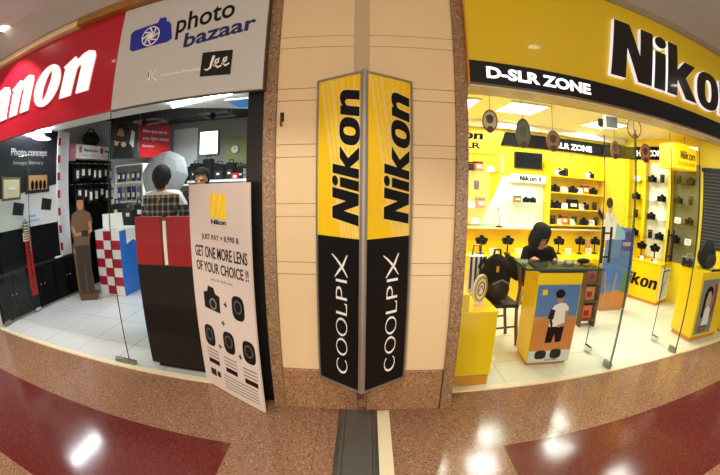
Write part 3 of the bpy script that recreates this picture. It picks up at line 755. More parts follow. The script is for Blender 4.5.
t = thing('picture_frame', 'pale cream framed certificate by the street entrance behind the open glass door', 'picture')
part('frame', 'olive', t, draw, [[(2.92,1.6),(3.3,1.6),(3.3,1.9),(2.92,1.92)]], LW, .02)
part('mount', 'cream', t, draw, [[(2.95,1.63),(3.27,1.63),(3.27,1.87),(2.95,1.88)]], LW, .022)
part('seal', 'white', t, draw, [[(3.05,1.74),(3.18,1.74),(3.18,1.77),(3.05,1.77)]], LW, .024)
t = thing('trim_column', 'narrow white upright strip with red squares at the end of the poster wall', 'trim')
part('strip', 'wallwhite', t, box, -4.7, -4.675, 4.12, 4.19, .65, 2.6)
for k in range(7): part('red_square', 'redcloth', t, box, -4.676, -4.672, 4.125, 4.185, .75+k*.27, .87+k*.27)
for k, (y0, y1) in enumerate(((2.62,3.25),(3.27,3.87),(3.89,4.5))):
    t = thing('low_cabinet', 'black low cabinet against the poster wall, '+('behind the open glass door', 'middle unit of three', 'unit next to the cardboard man')[k], 'cabinet', (-4.69,y0,0), 0, 'low cabinets along the left wall')
    w_ = y1-y0
    part('body', 'black', t, box, -.001, .035, 0, w_, .03, .64); part('top', 'darkgrey', t, box, -.001, .06, -.005, w_+.005, .64, .66)
    for j in range(2):
        d = part('door', 'blackmat', t, box, .035, .048, .01+j*w_/2, w_/2-.01+j*w_/2, .05, .62)
        part('knob', 'chrome', d, ball, (.055, w_/2+(.04 if j else -.04), .36), .014, 10)
t = tag(part('wall_board', 'blackmat', None, box, -4.699, -4.685, 2.62, 4.11, .66, 1.2), 'black wall board above the low cabinets on the poster wall', 'board')
t = tag(part('leaflet', 'paper', None, box, -4.68, -4.636, 3.95, 4.1, .661, .68), 'white leaflet lying on the low black cabinet next to the cardboard man', 'leaflet')
t = thing('door_sticker', 'green and cream sticker on the open glass door by the street entrance', 'sticker', (-4.612,3.10,1.02))
part('panel', 'green', t, box, 0, .003, .16, .30, .12, .26); part('panel', 'cream', t, box, 0, .003, .15, .30, .0, .12)
part('lines', 'white', t, boxes, [(.003,.004,.18,.28,.14+.04*k,.155+.04*k) for k in range(3)])
part('lines', 'olive', t, boxes, [(.003,.004,.17,.28,.02+.035*k,.035+.035*k) for k in range(3)])

# rack of hanging pouches along the left wall
t = thing('pouch_rack', 'tall rack of hanging camera pouches under a white and red header board', 'rack', (-5.0,4.66,0))
part('back_panel', 'blackmat', t, box, -.02, .0, 0, 1.35, .66, 2.2)
hb = part('header', 'white', t, box, 0, .24, 0, 1.28, 2.19, 2.43, bev=.004)
part('red_end', 'red', t, box, -.045, .24, -.20, .0, 2.15, 2.45); part('side_post', 'redcloth', t, box, -.045, .03, -.2, -.15, .1, 2.15)
HF = fr((.2402,0,2.19), (0,1,0))
for k in range(2):
    x = .10+k*.62
    part('emblem', 'red', hb, draw, [ell(x+.03,.155,.045,.06,18)], HF, .002)
    text('lettering', 'Manfrotto', HF @ Matrix.Translation((x+.13,.125,0)), 'darkgrey', hb, .40, .05, .002, .02)
    text('lettering', 'Imagine More', HF @ Matrix.Translation((x+.05,.045,0)), 'grey', hb, .42, .03, .002)
for z in (2.12, 1.76): part('rail', 'chrome', t, tube, [(.10,.02,z),(.10,1.3,z)], .008)
part('base', 'black', t, box, -.02, .25, 0, 1.35, 0, .66)
ORD = ['first','second','third','fourth','fifth','sixth','seventh','eighth','ninth','tenth','eleventh','twelfth']
pz = None; n = 0
for r, (z, nn) in enumerate(((2.12,7),(1.76,7))):
    for k in range(nn):
        y = 4.78+k*.165+r*.05; lab = f'black pouch with white tag on the {("upper","lower")[r]} rail, {ORD[k]} from the red end'
        loc = (-4.88,y,z); rz = random.uniform(-.25,.25)
        if pz is None:
            pz = thing('camera_pouch', lab, 'pouch', loc, rz, 'pouches hanging on the rack')
            part('body', 'darkgrey', pz, box, -.04, .05, -.065, .065, -.31, -.1, bev=.02)
            part('flap', 'black', pz, box, .045, .06, -.067, .067, -.2, -.095, bev=.006)
            part('strap', 'black', pz, tube, [(0,-.06,-.12),(0,-.04,-.03),(0,0,.012),(0,.04,-.03),(0,.06,-.12)], .008)
            part('tag', 'tagwhite', pz, box, .062, .066, -.025, .04, -.26, -.13)
        else: dup(pz, loc, rz, lab).scale = (1, random.uniform(.8,1.15), random.uniform(.8,1.2))
t = thing('shoulder_bag', 'large dark shoulder bag lying on top of the white rack header', 'bag', (-4.88,5.12,2.49))
part('body', 'darkgrey', t, ball, (0,.08,.07), (.1,.24,.13), 18, smooth=True); part('handle', 'black', t, tube, [(0,-.05,.17),(0,.0,.25),(0,.12,.26),(0,.2,.18)], .012)

# hanging red poster with a photographer
PA, PB = V3((-4.44,5.3,0)), V3((-3.92,6.72,0)); pu = (PB-PA); PL = pu.length; PF = fr((PA.x,PA.y,2.16), pu)
t = thing('hanging_poster', 'red and black hanging poster of a photographer in the red-signed shop', 'poster')
part('sheet', 'black', t, box, 0, PL, 0, .72, -.02, 0, PF)
part('red_area', 'poster_red', t, draw, [[(.70,.04),(PL-.02,.04),(PL-.02,.70),(.62,.70)]], PF, .003)
part('photograph', 'darkgrey', t, draw, [[(.02,.02),(.66,.02),(.6,.70),(.02,.70)]], PF, .002)
part('hair_picture', 'hair', t, draw, [ell(.26,.5,.15,.16,18)], PF, .003); part('face_picture', 'skin', t, draw, [ell(.22,.43,.085,.13,18)], PF, .004)
part('jacket_picture', 'blackmat', t, draw, [[(.04,.02),(.56,.02),(.46,.28),(.3,.32),(.12,.28)]], PF, .0045); part('hand_picture', 'skin_pale', t, draw, [ell(.13,.3,.05,.06,14), ell(.30,.27,.06,.05,14)], PF, .006)
part('camera_picture', 'black', t, draw, [[(.10,.33),(.29,.31),(.30,.41),(.12,.43)]], PF, .007); part('shirt_picture', 'wallwhite', t, draw, [[(.44,.28),(.54,.22),(.56,.5),(.48,.55)]], PF, .004)
text('lettering', 'Now you are in', PF @ Matrix.Translation((.76,.5,.003)), 'wallwhite', t, .62, .08, .002, .01)
text('lettering', 'even lights always', PF @ Matrix.Translation((.76,.36,.003)), 'wallwhite', t, .68, .08, .002, .01)
text('lettering', 'See more', PF @ Matrix.Translation((.76,.24,.003)), 'wallwhite', t, .3, .045, .002)
for s in (.1, PL-.1): part('hanging_wire', 'grey', t, tube, [tuple(PF @ V3((s,.71,-.01))), tuple(PF @ V3((s,.84,-.01)))], .004)

t = thing('shelf_unit', 'white shelf unit of small upright packs below the red hanging poster', 'shelf', (-4.56,5.62,0))
part('body', 'white', t, boxes, [(0,.68,.2,.25,0,2.06), (0,.02,0,.25,0,2.06), (.66,.68,0,.25,0,2.06)])
for z in (1.0,1.38,1.72,2.04): part('shelf', 'white_gloss', t, box, .02, .66, 0, .2, z, z+.02)
sc_ = part('shelf_front', 'midgrey', t, box, .02, .66, -.004, 0, 1.92, 2.02)
pk = None
for r, z in enumerate((1.74,1.40,1.02)):
    for k in range(5):
        lab = f'{("dark","blue","grey")[(k+r)%3]} upright pack on the {("upper","middle","lower")[r]} board of the white shelf unit, {ORD[k]} from the rack'
        t2 = thing('accessory_pack', lab, 'box', (-4.50+k*.12,5.68,z+.021), 0, 'packs on the white shelf unit')
        part('card', ('black','navy','grey')[(k+r)%3], t2, box, -.04, .04, -.02, .02, 0, .24, bev=.003); part('window', 'tagwhite', t2, box, -.025, .025, -.022, -.02, .05, .13)
# bags piled on a low stand behind the podium
t = thing('bag_stand', 'low black stand heaped with dark bags behind the checked podium', 'stand', (-4.45,5.18,0)); part('body', 'blackmat', t, box, 0, 1.0, 0, .36, 0, .92); part('top', 'darkgrey', t, box, -.01, 1.01, -.01, .37, .92, .95)
for k, (x, w_, h, nm) in enumerate(((-4.30,.23,.42,'closest to the cardboard man'),(-4.03,.24,.34,'behind the white paper sheet'),(-3.78,.17,.40,'above the blue podium side'),(-3.57,.16,.3,'beside the white umbrella'))):
    t = thing('camera_bag', f'dark camera bag with white tag on the low stand, {nm}', 'bag', (x,5.36,.95), .12*(k-1), 'dark bags on the low stand')
    part('body', ('blackmat','darkgrey')[k % 2], t, box, -w_/2, w_/2, -.1, .1, 0, h, bev=.035); part('pocket', 'black', t, box, -w_*.38, w_*.38, -.125, -.09, .03, h*.5, bev=.014); part('tag', 'tagwhite', t, box, -.0, .08, -.106, -.1, h*.6, h*.78)
    part('strap', 'black', t, tube, [(-w_*.4,0,h*.8),(-w_*.2,-.02,h+.08),(w_*.2,-.02,h+.08),(w_*.4,0,h*.8)], .014)
# umbrella on its stand
t = thing('studio_umbrella', 'open white studio umbrella on a stand behind the person in the checked shirt', 'umbrella', (-3.05,5.05,0))
UM = Matrix.Translation((0,0,1.80)) @ Matrix.Rotation(math.radians(68), 4, 'X') @ Matrix.Rotation(.2, 4, 'Y')
def canopy(bm):
    prof = [(0,.21),(.12,.195),(.25,.15),(.36,.07),(.40,.015)]; rings = []
    n = 8
    for r, h in prof:
        rings.append([bm.verts.new(UM @ V3((r*math.cos(2*PI*k/16)*(1 if k % 2 == 0 else .955), r*math.sin(2*PI*k/16)*(1 if k % 2 == 0 else .955), h))) for k in range(16)] if r else [bm.verts.new(UM @ V3((0,0,h)))])
    for a, b in zip(rings, rings[1:]):
        for k in range(16):
            if len(a) == 1: bm.faces.new((a[0], b[k], b[(k+1) % 16]))
            else: bm.faces.new((a[k], b[k], b[(k+1) % 16], a[(k+1) % 16]))
co = part('canopy', 'umbrella', t, canopy); co.modifiers.new('s', 'SOLIDIFY').thickness = .003
part('ribs', 'steel', co, multi, [lambda b, k=k: tube(b, [tuple(UM @ V3((0,0,.2))), tuple(UM @ V3((.39*math.cos(k*PI/4), .39*math.sin(k*PI/4), .02)))], .003, 6) for k in range(8)])
part('shaft', 'steel', t, tube, [tuple(UM @ V3((0,0,.24))), tuple(UM @ V3((0,0,-.35)))], .006)
part('pole', 'black', t, tube, [(0,.12,.1),(0,.12,1.72)], .014)
for k in range(3):
    a = k*2*PI/3; part('leg', 'black', t, tube, [(0,.12,.6),(.38*math.cos(a),.12+.38*math.sin(a),0)], .01)
# rear gondola with black camera bags
t = thing('bag_counter', 'dark rear display counter carrying black camera bags', 'counter', (-2.98,5.75,0))
part('body', 'darkgrey', t, box, 0, 1.5, 0, .45, 0, 1.66); part('top', 'white', t, box, -.02, 1.52, -.02, .47, 1.66, 1.70)
for k, (x, w_, h) in enumerate(((-2.90,.20,.30),(-2.66,.18,.36),(-2.45,.2,.26),(-2.23,.16,.28),(-2.04,.16,.2),(-1.84,.2,.24))):
    lab = f'black camera bag on the rear counter, {ORD[k]} from the white screen'
    t = thing('camera_bag', lab, 'bag', (x,5.9,1.70), .1*(k % 3-1), 'black bags on the rear counter')
    part('body', 'blackmat', t, box, -w_/2, w_/2, -.08, .08, 0, h, bev=.025); part('pocket', 'darkgrey', t, box, -w_*.36, w_*.36, -.1, -.07, .02, h*.55, bev=.012)
    part('handle', 'black', t, tube, [(-w_*.25,0,h-.01),(-w_*.2,0,h+.05),(w_*.2,0,h+.05),(w_*.25,0,h-.01)], .01)
    part('badge', 'tagwhite', t, box, -.025, .025, -.103, -.099, h*.3, h*.42)
tag(part('wall_screen', 'wallwhite', None, box, -4.15, -3.55, 7.24, 7.3, 2.02, 2.86, bev=.004), 'blank white screen on the rear wall beside the red hanging poster', 'screen')
for k, (x, z, w_) in enumerate(((-3.72,1.66,.42),(-3.15,1.7,.3),(-4.3,1.66,.4))):
    t = thing('equipment_case', ('black equipment case below the blank white screen','black equipment case under the bright light box on the rear wall','black equipment case behind the white umbrella')[k], 'case', (x,7.12,z))
    part('body', 'blackmat', t, box, -w_/2, w_/2, -.12, .12, 0, .36, bev=.02); part('clasp', 'steel', t, box, -.05, .05, -.13, -.12, .2, .24)
t = thing('wall_shelf', 'long pale shelf on the rear wall carrying black equipment cases', 'shelf'); part('board', 'wallwhite', t, box, -4.7, -2.9, 6.9, 7.3, 1.62, 1.66)
[part('bracket', 'steel', t, box, x, x+.03, 7.0, 7.3, 1.5, 1.62) for x in (-4.5, -3.2)]
t = thing('light_box', 'bright white light box on the rear wall of the red-signed shop', 'lamp'); part('diffuser', 'lightbox', t, box, -3.46, -3.06, 7.2, 7.26, 2.27, 2.74); part('frame', 'midgrey', t, box, -3.48, -3.04, 7.22, 7.3, 2.25, 2.76)
t = thing('wall_panel', 'olive wall panel with small black lettering at the rear of the red-signed shop', 'sign'); part('panel', 'wallgreen', t, box, -2.88, -2.1, 7.24, 7.3, 1.7, 2.56)
text('lettering', 'Nikon', front(-2.76,7.24,1.9), 'black', t, .5, .17, .004, .035, .1); part('stripe', 'gold', t, box, -2.7, -2.12, 7.236, 7.24, 1.80, 1.83)
t = thing('wall_clock', 'small round pale clock on the olive panel above the small black lettering', 'clock', (-2.66,7.24,2.33)); CK = fr((0,0,0),(1,0,0)); part('rim', 'grey', t, lathe, [(.09,0),(.09,.03),(.08,.03)], CK); part('dial', 'cream', t, lathe, [(.078,.028),(.078,.032)], CK)
part('hands', 'black', t, draw, [ribbon([(0,0),(.03,.03)],.008), ribbon([(0,0),(-.02,.06)],.006)], CK, .035)
t = tag(part('paper_bag', 'white', None, box, -2.33, -2.2, 7.15, 7.24, 2.25, 2.56, bev=.01), 'white bag hanging at the end of the olive panel', 'bag')
t = thing('price_box', 'small red box among the black bags on the rear counter', 'box', (-2.12,5.80,1.70)); part('carton', 'red', t, box, -.06, .06, -.04, .03, 0, .10); part('label', 'white', t, box, -.03, .03, -.042, -.04, .02, .06)
# fluorescent tubes and other ceiling fittings of the red-signed shop
for k, (p0, p1, lab) in enumerate((((-2.27,3.89,2.568),(-1.40,3.62,2.568),'long bright ceiling tube light beside the blue ceiling panel of the red-signed shop'),
                                   ((-4.63,2.98,2.568),(-4.6,3.85,2.568),'ceiling tube light above the poster wall of the red-signed shop'))):
    a, b = V3(p0), V3(p1); d = (b-a).normalized(); sd = V3((-d.y,d.x,0))
    t = thing('tube_light', lab, 'lamp', p0, 0, 'tube lights on the white ceiling')
    part('tube', 'tube', t, tube, [(0,0,0), tuple(b-a)], .02); part('batten', 'white', t, tube, [tuple(V3((0,0,.022))-d*.03), tuple(b-a+V3((0,0,.022))+d*.03)], .013)
t = thing('ceiling_panel', 'blue ceiling light panel beside the long bright tube', 'lamp'); part('panel', 'blue_lit', t, box, -1.6, -.8, 4.0, 4.45, 2.585, 2.6)
part('frame', 'white', t, boxes, [(-1.62,-.78,3.98,4.0,2.58,2.6), (-1.62,-.78,4.45,4.47,2.58,2.6)])
for k, (x, y) in enumerate(((-3.6,5.4),(-2.35,5.5))):
    t = thing('ceiling_track', ('grey track frame hanging from the dark ceiling above the red poster','grey track frame hanging from the dark ceiling above the rear counter')[k], 'track', (x,y,2.72))
    part('frame', 'grey', t, boxes, [(-.25,.25,-.2,-.18,0,.03), (-.25,.25,.18,.2,0,.03), (-.25,-.23,-.18,.18,0,.03), (.23,.25,-.18,.18,0,.03)])
    [part('hanger', 'grey', t, box, x, x+.01, 0, .01, .03, .28) for x in (-.24, .23)]; part('spot', 'blackmat', t, ball, (0,-.19,-.03), (.05,.05,.07), 10)

# ------------------------------------------------------------------ yellow shop
t = thing('base_cabinet', 'long low yellow cabinet along the back wall of the yellow shop', 'cabinet')
part('body', 'yellow', t, box, .7, 4.05, 4.62, 5.398, .06, .64); part('plinth', 'amber', t, box, .72, 4.03, 4.66, 5.398, 0, .06); part('riser', 'yellow', t, box, .7, 4.06, 5.29, 5.398, .64, 1.0)
part('ledge', 'cream', t, box, .7, 4.06, 5.17, 5.398, 1.0, 1.02)
for k in range(4): part('door', 'yellow_gloss', t, box, .72+k*.83, 1.53+k*.83, 4.605, 4.62, .08, .60, bev=.003)
RF = rw(.3,.0)
t = thing('base_cabinet', 'low yellow cabinet with black lettering on the slanting side wall', 'cabinet')
part('body', 'yellow', t, box, 0, .95, .05, .63, .0, .45, RF); part('plinth', 'amber', t, box, 0, .94, 0, .05, .0, .44, RF); part('top', 'yellow_gloss', t, box, 0, .96, .63, .645, .0, .46, RF)
lw, _ = wordmark('Nikon', .2); shapes('lettering', fit(lw, .82, .2, .10, .24), RF @ Matrix.Translation((0,0,.45)), 'black', t, .004)
NF = RF @ Matrix(((0,0,1,.95),(0,1,0,0),(-1,0,0,.45),(0,0,0,1)))      # its end facing the street: x runs to the wall
fp = part('notice_frame', 'white', t, box, .03, .43, .08, .58, 0, .012, NF); part('notice', 'blue_lit', fp, box, .10, .39, .11, .53, .012, .014, NF)
mat('paper_blue', '#c9d4ea', .5); fp.children[0].data.materials[0] = MATS['paper_blue']
part('notice_drawing', 'navy', fp, draw, [ribbon([(.16,.2),(.2,.34),(.27,.36),(.3,.45)], .02), ribbon([(.10,.52),(.10,.11)], .02), ribbon([(.10,.53),(.39,.53)], .02)], NF @ Matrix.Translation((0,0,.014)), .001)

BW = front(0, 5.4, 0)
t = thing('wall_band', 'black band sign with white lettering along the top of the back wall', 'sign')
part('board', 'blackmat', t, prism, [(2.03,2.255),(4.03,2.255),(4.03,2.46),(2.11,2.46)], front(0,5.39,0), .03)
text('lettering', 'D-SLR ZONE', front(2.86,5.36,2.295), 'lettering_white', t, .90, .095, .004, .018)
t = thing('wall_band', 'black band sign across the yellow corner column inside the shop', 'sign')
ce = rw(.28,.03)
c0, c1 = V3((4.035,5.36,0)), V3((ce[0][3],ce[1][3],0)); part('board', 'blackmat', t, box, 0, (c1-c0).length, 2.255, 2.465, 0, .02, fr((c0.x,c0.y,0), c1-c0))
t = thing('wall_band', 'black band sign with white lettering above the side wall shelves', 'sign')
part('board', 'blackmat', t, box, .285, 1.13, 2.255, 2.47, .0, .03, rw(0,.0)); text('lettering', 'HD ZONE', rw(.40,.03,2.31), 'lettering_white', t, .62, .10, .004, .018)
t = thing('wall_panel', 'yellow panel with cropped black lettering next to the pillar', 'sign')
part('panel', 'yellow', t, prism, [(.7,2.1),(1.98,2.1),(2.08,2.46),(.7,2.46)], front(0,5.39,0), .02)
lw, _ = wordmark('Nikon', .1); shapes('lettering', fit(lw, .75, .13, .99, 2.31), front(0,5.37,0), 'blackmat', t, .003)
text('lettering', 'D-SLR', front(1.12,5.37,2.17), 'blackmat', t, .58, .095, .003, .03)
text('cornice_lettering', 'CAMERAS', front(3.1,5.392,2.185), 'amber', t, .62, .045, .003, .01, 0, 1.4)
t = thing('television', 'black wall television beside the product shelves in the yellow shop', 'television')
part('bezel', 'black', t, box, 2.255, 2.745, 5.34, 5.38, 1.92, 2.175, bev=.004); part('screen', 'screen', t, box, 2.27, 2.73, 5.337, 5.341, 1.935, 2.16)
part('wall_mount', 'steel', t, box, 2.4, 2.6, 5.37, 5.4, 1.98, 2.1)
t = thing('display_board', 'white slanted display board with a white header below the television', 'display')
part('panel', 'whiteback', t, prism, [(1.70,1.021),(2.79,1.021),(2.79,1.79),(2.07,1.79)], front(0,5.395,0), .02)
hd = part('header', 'white', t, box, 2.18, 2.80, 5.30, 5.375, 1.70, 1.83); lw, _ = wordmark('Nikon', .05); shapes('lettering', fit(lw, .30, .075, 2.32, 1.73), front(0,5.30,0), 'blackmat', hd, .003); shapes('lettering', [[(2.67,1.73),(2.695,1.73),(2.695,1.805),(2.665,1.79)]], front(0,5.30,0), 'blackmat', hd, .003)
part('shelf', 'glass_shelf', t, box, 2.1, 2.78, 5.15, 5.375, 1.40, 1.408); part('scribble', 'grey', t, draw, [ribbon([(2.15+.05*k,1.08),(2.17+.05*k,1.14+.04*(k % 2)),(2.19+.05*k,1.08)],.008) for k in range(8)], front(0,5.375,0), .002)
ZR = (1.845,1.59,1.335,1.085)
t = thing('wall_shelves', 'four tier yellow product shelves between the television and the corner column', 'shelf')
part('side_panel', 'yellow', t, box, 2.795, 2.815, 5.17, 5.39, 1.02, 2.06); part('side_panel', 'yellow', t, box, 3.93, 3.95, 5.17, 5.39, 1.02, 2.06); part('back_panel', 'shelfback', t, box, 2.815, 3.93, 5.385, 5.395, 1.02, 2.06)
for z in ZR: part('shelf', 'yellow_gloss', t, box, 2.815, 3.93, 5.17, 5.385, z-.018, z)
t = thing('wall_shelves', 'narrow yellow product shelves beside the pillar in the yellow shop', 'shelf')
ZL = (1.83,1.56,1.30,1.06)
for z in ZL: part('shelf', 'glass_shelf', t, box, .9, 1.98-.0*z, 5.17, 5.39, z-.012, z)
part('side_panel', 'cream', t, box, 1.98, 2.0, 5.17, 5.39, 1.83, 2.1)
# products
def proto_camera(lab, loc, rz, grp, s=1.0, body='blackmat'):
    t = thing('camera', lab, 'camera', loc, rz, grp)
    part('body', body, t, box, -.075*s, .075*s, -.03*s, .03*s, 0, .09*s, bev=.008*s)
    part('lens', 'black', t, lathe, [(.036*s,0),(.038*s,.06*s),(.034*s,.075*s),(.028*s,.075*s),(.026*s,.06*s),(0,.06*s)], fr((0,-.03*s,.045*s),(1,0,0)))
    part('viewfinder', body, t, prism, [(-.03*s,.088*s),(.03*s,.088*s),(.018*s,.118*s),(-.018*s,.118*s)], fr((0,-.02*s,0),(1,0,0)), -.04*s)
    part('grip', 'black', t, box, -.08*s, -.05*s, -.05*s, -.02*s, .005*s, .085*s, bev=.008*s)
    return t
def proto_card(lab, loc, rz, grp):
    t = thing('price_card', lab, 'card', loc, rz, grp); C_ = Matrix.Rotation(-.2, 4, 'X')
    part('card', 'white', t, box, -.06, .06, 0, .004, 0, .09, C_); part('print', 'grey', t, boxes, [(-.045,.04,-.001,0,.02+.022*k,.03+.022*k) for k in range(3)], C_)
    part('prop', 'white', t, box, -.02, .02, .004, .05, 0, .003); return t
def proto_box(lab, loc, rz, grp, col):
    t = thing('product_box', lab, 'box', loc, rz, grp); part('carton', col, t, box, -.06, .06, -.05, .05, 0, .15, bev=.002); part('label', 'tagwhite', t, box, -.04, .04, -.0515, -.05, .04, .09); part('stripe', 'black', t, box, -.0605, .0605, -.0507, .0505, .11, .13); return t
def proto_lens(lab, loc, rz, grp):
    t = thing('camera_lens', lab, 'lens', loc, rz, grp); part('barrel', 'black', t, lathe, [(.035,0),(.04,.02),(.04,.08),(.045,.1),(.045,.13)]); part('ring', 'gold', t, lathe, [(.0455,.102),(.0455,.108)]); part('rubber_ring', 'darkgrey', t, lathe, [(.042,.035),(.042,.07)]); return t
PC = {}
def put(kind, lab, loc, rz=0, grp=None, **k):
    key = (kind,)+tuple(sorted(k.items()))
    if key in PC: return dup(PC[key], loc, rz, lab, grp)
    PC[key] = dict(camera=proto_camera, card=proto_card, box=proto_box, lens=proto_lens)[kind](lab, loc, rz, grp, **k); return PC[key]
rows = [('top', ZR[0], [('card',2.98),('camera',3.03),('lens',3.16),('card',3.58),('camera',3.66)]),
        ('second', ZR[1], [('camera',2.95),('card',3.1),('camera',3.3),('card',3.42),('box',3.55),('camera',3.74)]),
        ('third', ZR[2], [('lens',2.865),('camera',3.0),('card',3.12),('dark',3.30),('card',3.47),('camera',3.56),('lens',3.78)]),
        ('bottom', ZR[3], [('lens',2.93),('card',3.05),('box',3.14),('lens',3.36),('card',3.30),('camera',3.56),('card',3.70),('lens',3.82)])]
KN = dict(camera='black camera', card='white price card', lens='upright black lens', box='orange product box', dark='large black product box')
used = set()
for rn, z, items in rows:
    items = sorted(items, key=lambda i: i[1])
    for k, (kd, x) in enumerate(items):
        lab = f'{KN[kd]} on the {rn} yellow shelf, item {ORD[k]} from the television side'
        y = 5.215 if kd == 'card' else 5.27
        if kd == 'dark': put('box', lab, (x,y,z), 0, 'products on the yellow shelves', col='black').scale = (1.6,1,1.0)
        elif kd == 'box': put('box', lab, (x,y,z), 0, 'products on the yellow shelves', col='orange')
        else: put(kd, lab, (x,y,z), random.uniform(-.3,.3), 'products on the yellow shelves')
for rn, z, items in (('top', ZL[0], [('box',1.62,'orange product box'),('card',1.82,'white price card'),('lens',1.5,'small upright lens')]), ('second', ZL[1], [('lens',1.60,'tall black lens')]),
                     ('third', ZL[2], [('card',1.53,'white price card'),('box',1.66,'orange product box')]), ('bottom', ZL[3], [('card',1.60,'white price card')])):
    for kd, x, nm in items: put(kd, f'{nm} on the {rn} narrow glass shelf beside the pillar', (x,5.25,z), .1, 'products beside the pillar', **({'col': 'orange'} if kd == 'box' else {}))
for k, (x, nm) in enumerate(((2.42,'left'),(2.54,'right'))): put('camera', f'small black camera on the white display board shelf, {("next to","one place beyond")[k]} the gold box', (x,5.26,1.408), 0, 'cameras on the white board', s=.7)
put('box', 'gold box on the white display board shelf beside two small cameras', (2.27,5.27,1.408), 0, 'cameras on the white board', col='gold').scale = (.9,.8,.6)
put('lens', 'black lens on the white ledge near the seated person', (2.66,5.24,1.02), 0, 'cameras on the white board').scale = (.6,.6,.6)
t = thing('antenna_stand', 'thin grey upright stand on the ledge before the white display board', 'stand', (1.98,5.24,1.02)); part('base', 'darkgrey', t, lathe, [(.06,0),(.06,.012),(.01,.02)]); part('rod', 'grey', t, tube, [(0,0,.02),(-.02,0,.30)], .007)
# cameras on little black stands
ps = None
spots = [(1.66,5.1,.64,'beside the pillar'),(2.08,5.1,.64,'on the pillar side of the seated person'),(2.98,5.1,.64,'just past the seated person'),(3.40,5.1,.64,'just before the boy standee'),(3.72,5.1,.64,'behind the boy standee')]
for s, nm in ((.42,'next to the boy standee'),(.70,'between two others'),(.98,'next to the framed notice')):
    m_ = rw(s,.24,.645); spots.append((m_[0][3], m_[1][3], .645, nm+' on the lettered cabinet'))
for k, (x, y, z, nm) in enumerate(spots):
    lab = 'black camera on a short stand ' + nm
    if ps is None:
        ps = thing('camera_on_stand', lab, 'camera', (x,y,z), 0, 'cameras on short stands')
        part('foot', 'black', ps, lathe, [(.055,0),(.055,.012),(.015,.02)]); part('stem', 'black', ps, tube, [(0,0,.015),(0,0,.15)], .012)
        c = part('camera_body', 'blackmat', ps, box, -.075, .075, -.035, .035, .15, .24, bev=.01); part('lens', 'black', c, lathe, [(.038,0),(.038,.08),(.03,.08),(.028,.06),(0,.06)], fr((0,-.03,.19),(1,0,0)))
        part('viewfinder', 'blackmat', c, box, -.03, .03, -.03, .02, .235, .275, bev=.008); [part('strap_lug', 'black', c, box, x, x+.025, -.02, .02, .19, .23) for x in (-.095, .07)]
    else: dup(ps, (x,y,z), 0 if k < 5 else -1.0, lab)
    if k < 5: put('card', f'white price card beside the camera stand {nm}', (x+.19,y-.02,z), 0, 'price cards on the low cabinet')
    else:
        c_ = put('card', f'small white card beside the camera stand {nm}', (x-.09,y-.12,z), -1.0, 'price cards on the low cabinet'); c_.scale = (.6,.6,.6)
tag(part('portrait_card', 'tan', None, box, 3.53, 3.62, 5.1, 5.115, .64, .86), 'small portrait card standing on the low cabinet beside the boy standee', 'card')
# slanting side wall: glass shelves
for k, (s0, s1, nm) in enumerate(((.3,.60,'beside the corner column'),(.66,1.12,'amid the side wall'),(1.18,1.72,'before the dark slatted blind'))):
    t = thing('wall_shelves', f'lit glass product shelves {nm}', 'shelf', (0,0,0), 0, 'glass shelves on the slanting side wall')
    Wm = rw(0,0); part('back_panel', ('shelfback','whiteback','olive')[k], t, box, s0, s1, .66, 2.2, .002, .012, Wm); part('side_panel', 'yellow', t, box, s0-.05, s0, .645, 2.24, .0, .16, Wm)
    for j, z in enumerate((.98,1.28,1.58,1.88)):
        part('shelf', 'glass_shelf', t, box, s0, s1, z-.008, z, .012, .22, Wm)
        for i in range(1 if k == 0 else 2):
            m_ = rw(s0+(s1-s0)*(.5 if k == 0 else (.28,.72)[i]), .12, z); kd = ('camera','lens','camera','card')[(j+i+k) % 4]
            put(kd, f'{KN[kd]} on the {("lowest","second","third","top")[j]} glass shelf {nm}'+('' if k == 0 else (', corner side',', street side')[i]), (m_[0][3],m_[1][3],z), -1.1, 'products on the slanting side wall')
t = thing('window_blind', 'dark slatted blind at the window end of the yellow shop', 'blind'); Wm = rw(0,.02)
part('backing', 'darkgrey', t, box, 1.78, 3.0, .9, 2.12, 0, .01, Wm)
part('slats', 'midgrey', t, boxes, [(1.8,2.98,.92+k*.05,.93+k*.05,.01,.02) for k in range(24)], Wm); part('headrail', 'black', t, box, 1.76, 3.02, 2.1, 2.16, 0, .05, Wm)
t = thing('light_sign', 'yellow hanging box sign with dark lettering near the slatted blind', 'sign', (4.27,3.75,2.08), -.12)
part('box', 'lantern', t, box, 0, .52, 0, .4, 0, .36, bev=.004); LF = fr((0,0,0),(1,0,0)); lw, _ = wordmark('Nikon', .15); shapes('lettering', fit(lw, .36, .12, .13, .14), LF, 'brown', t, .003)
text('small_lettering', 'COOLPIX', LF @ Matrix.Translation((.08,.05,0)), 'brown', t, .4, .05, .002, .01); [part('rod', 'steel', t, box, x, x+.01, .2, .21, .36, .52) for x in (.08, .43)]
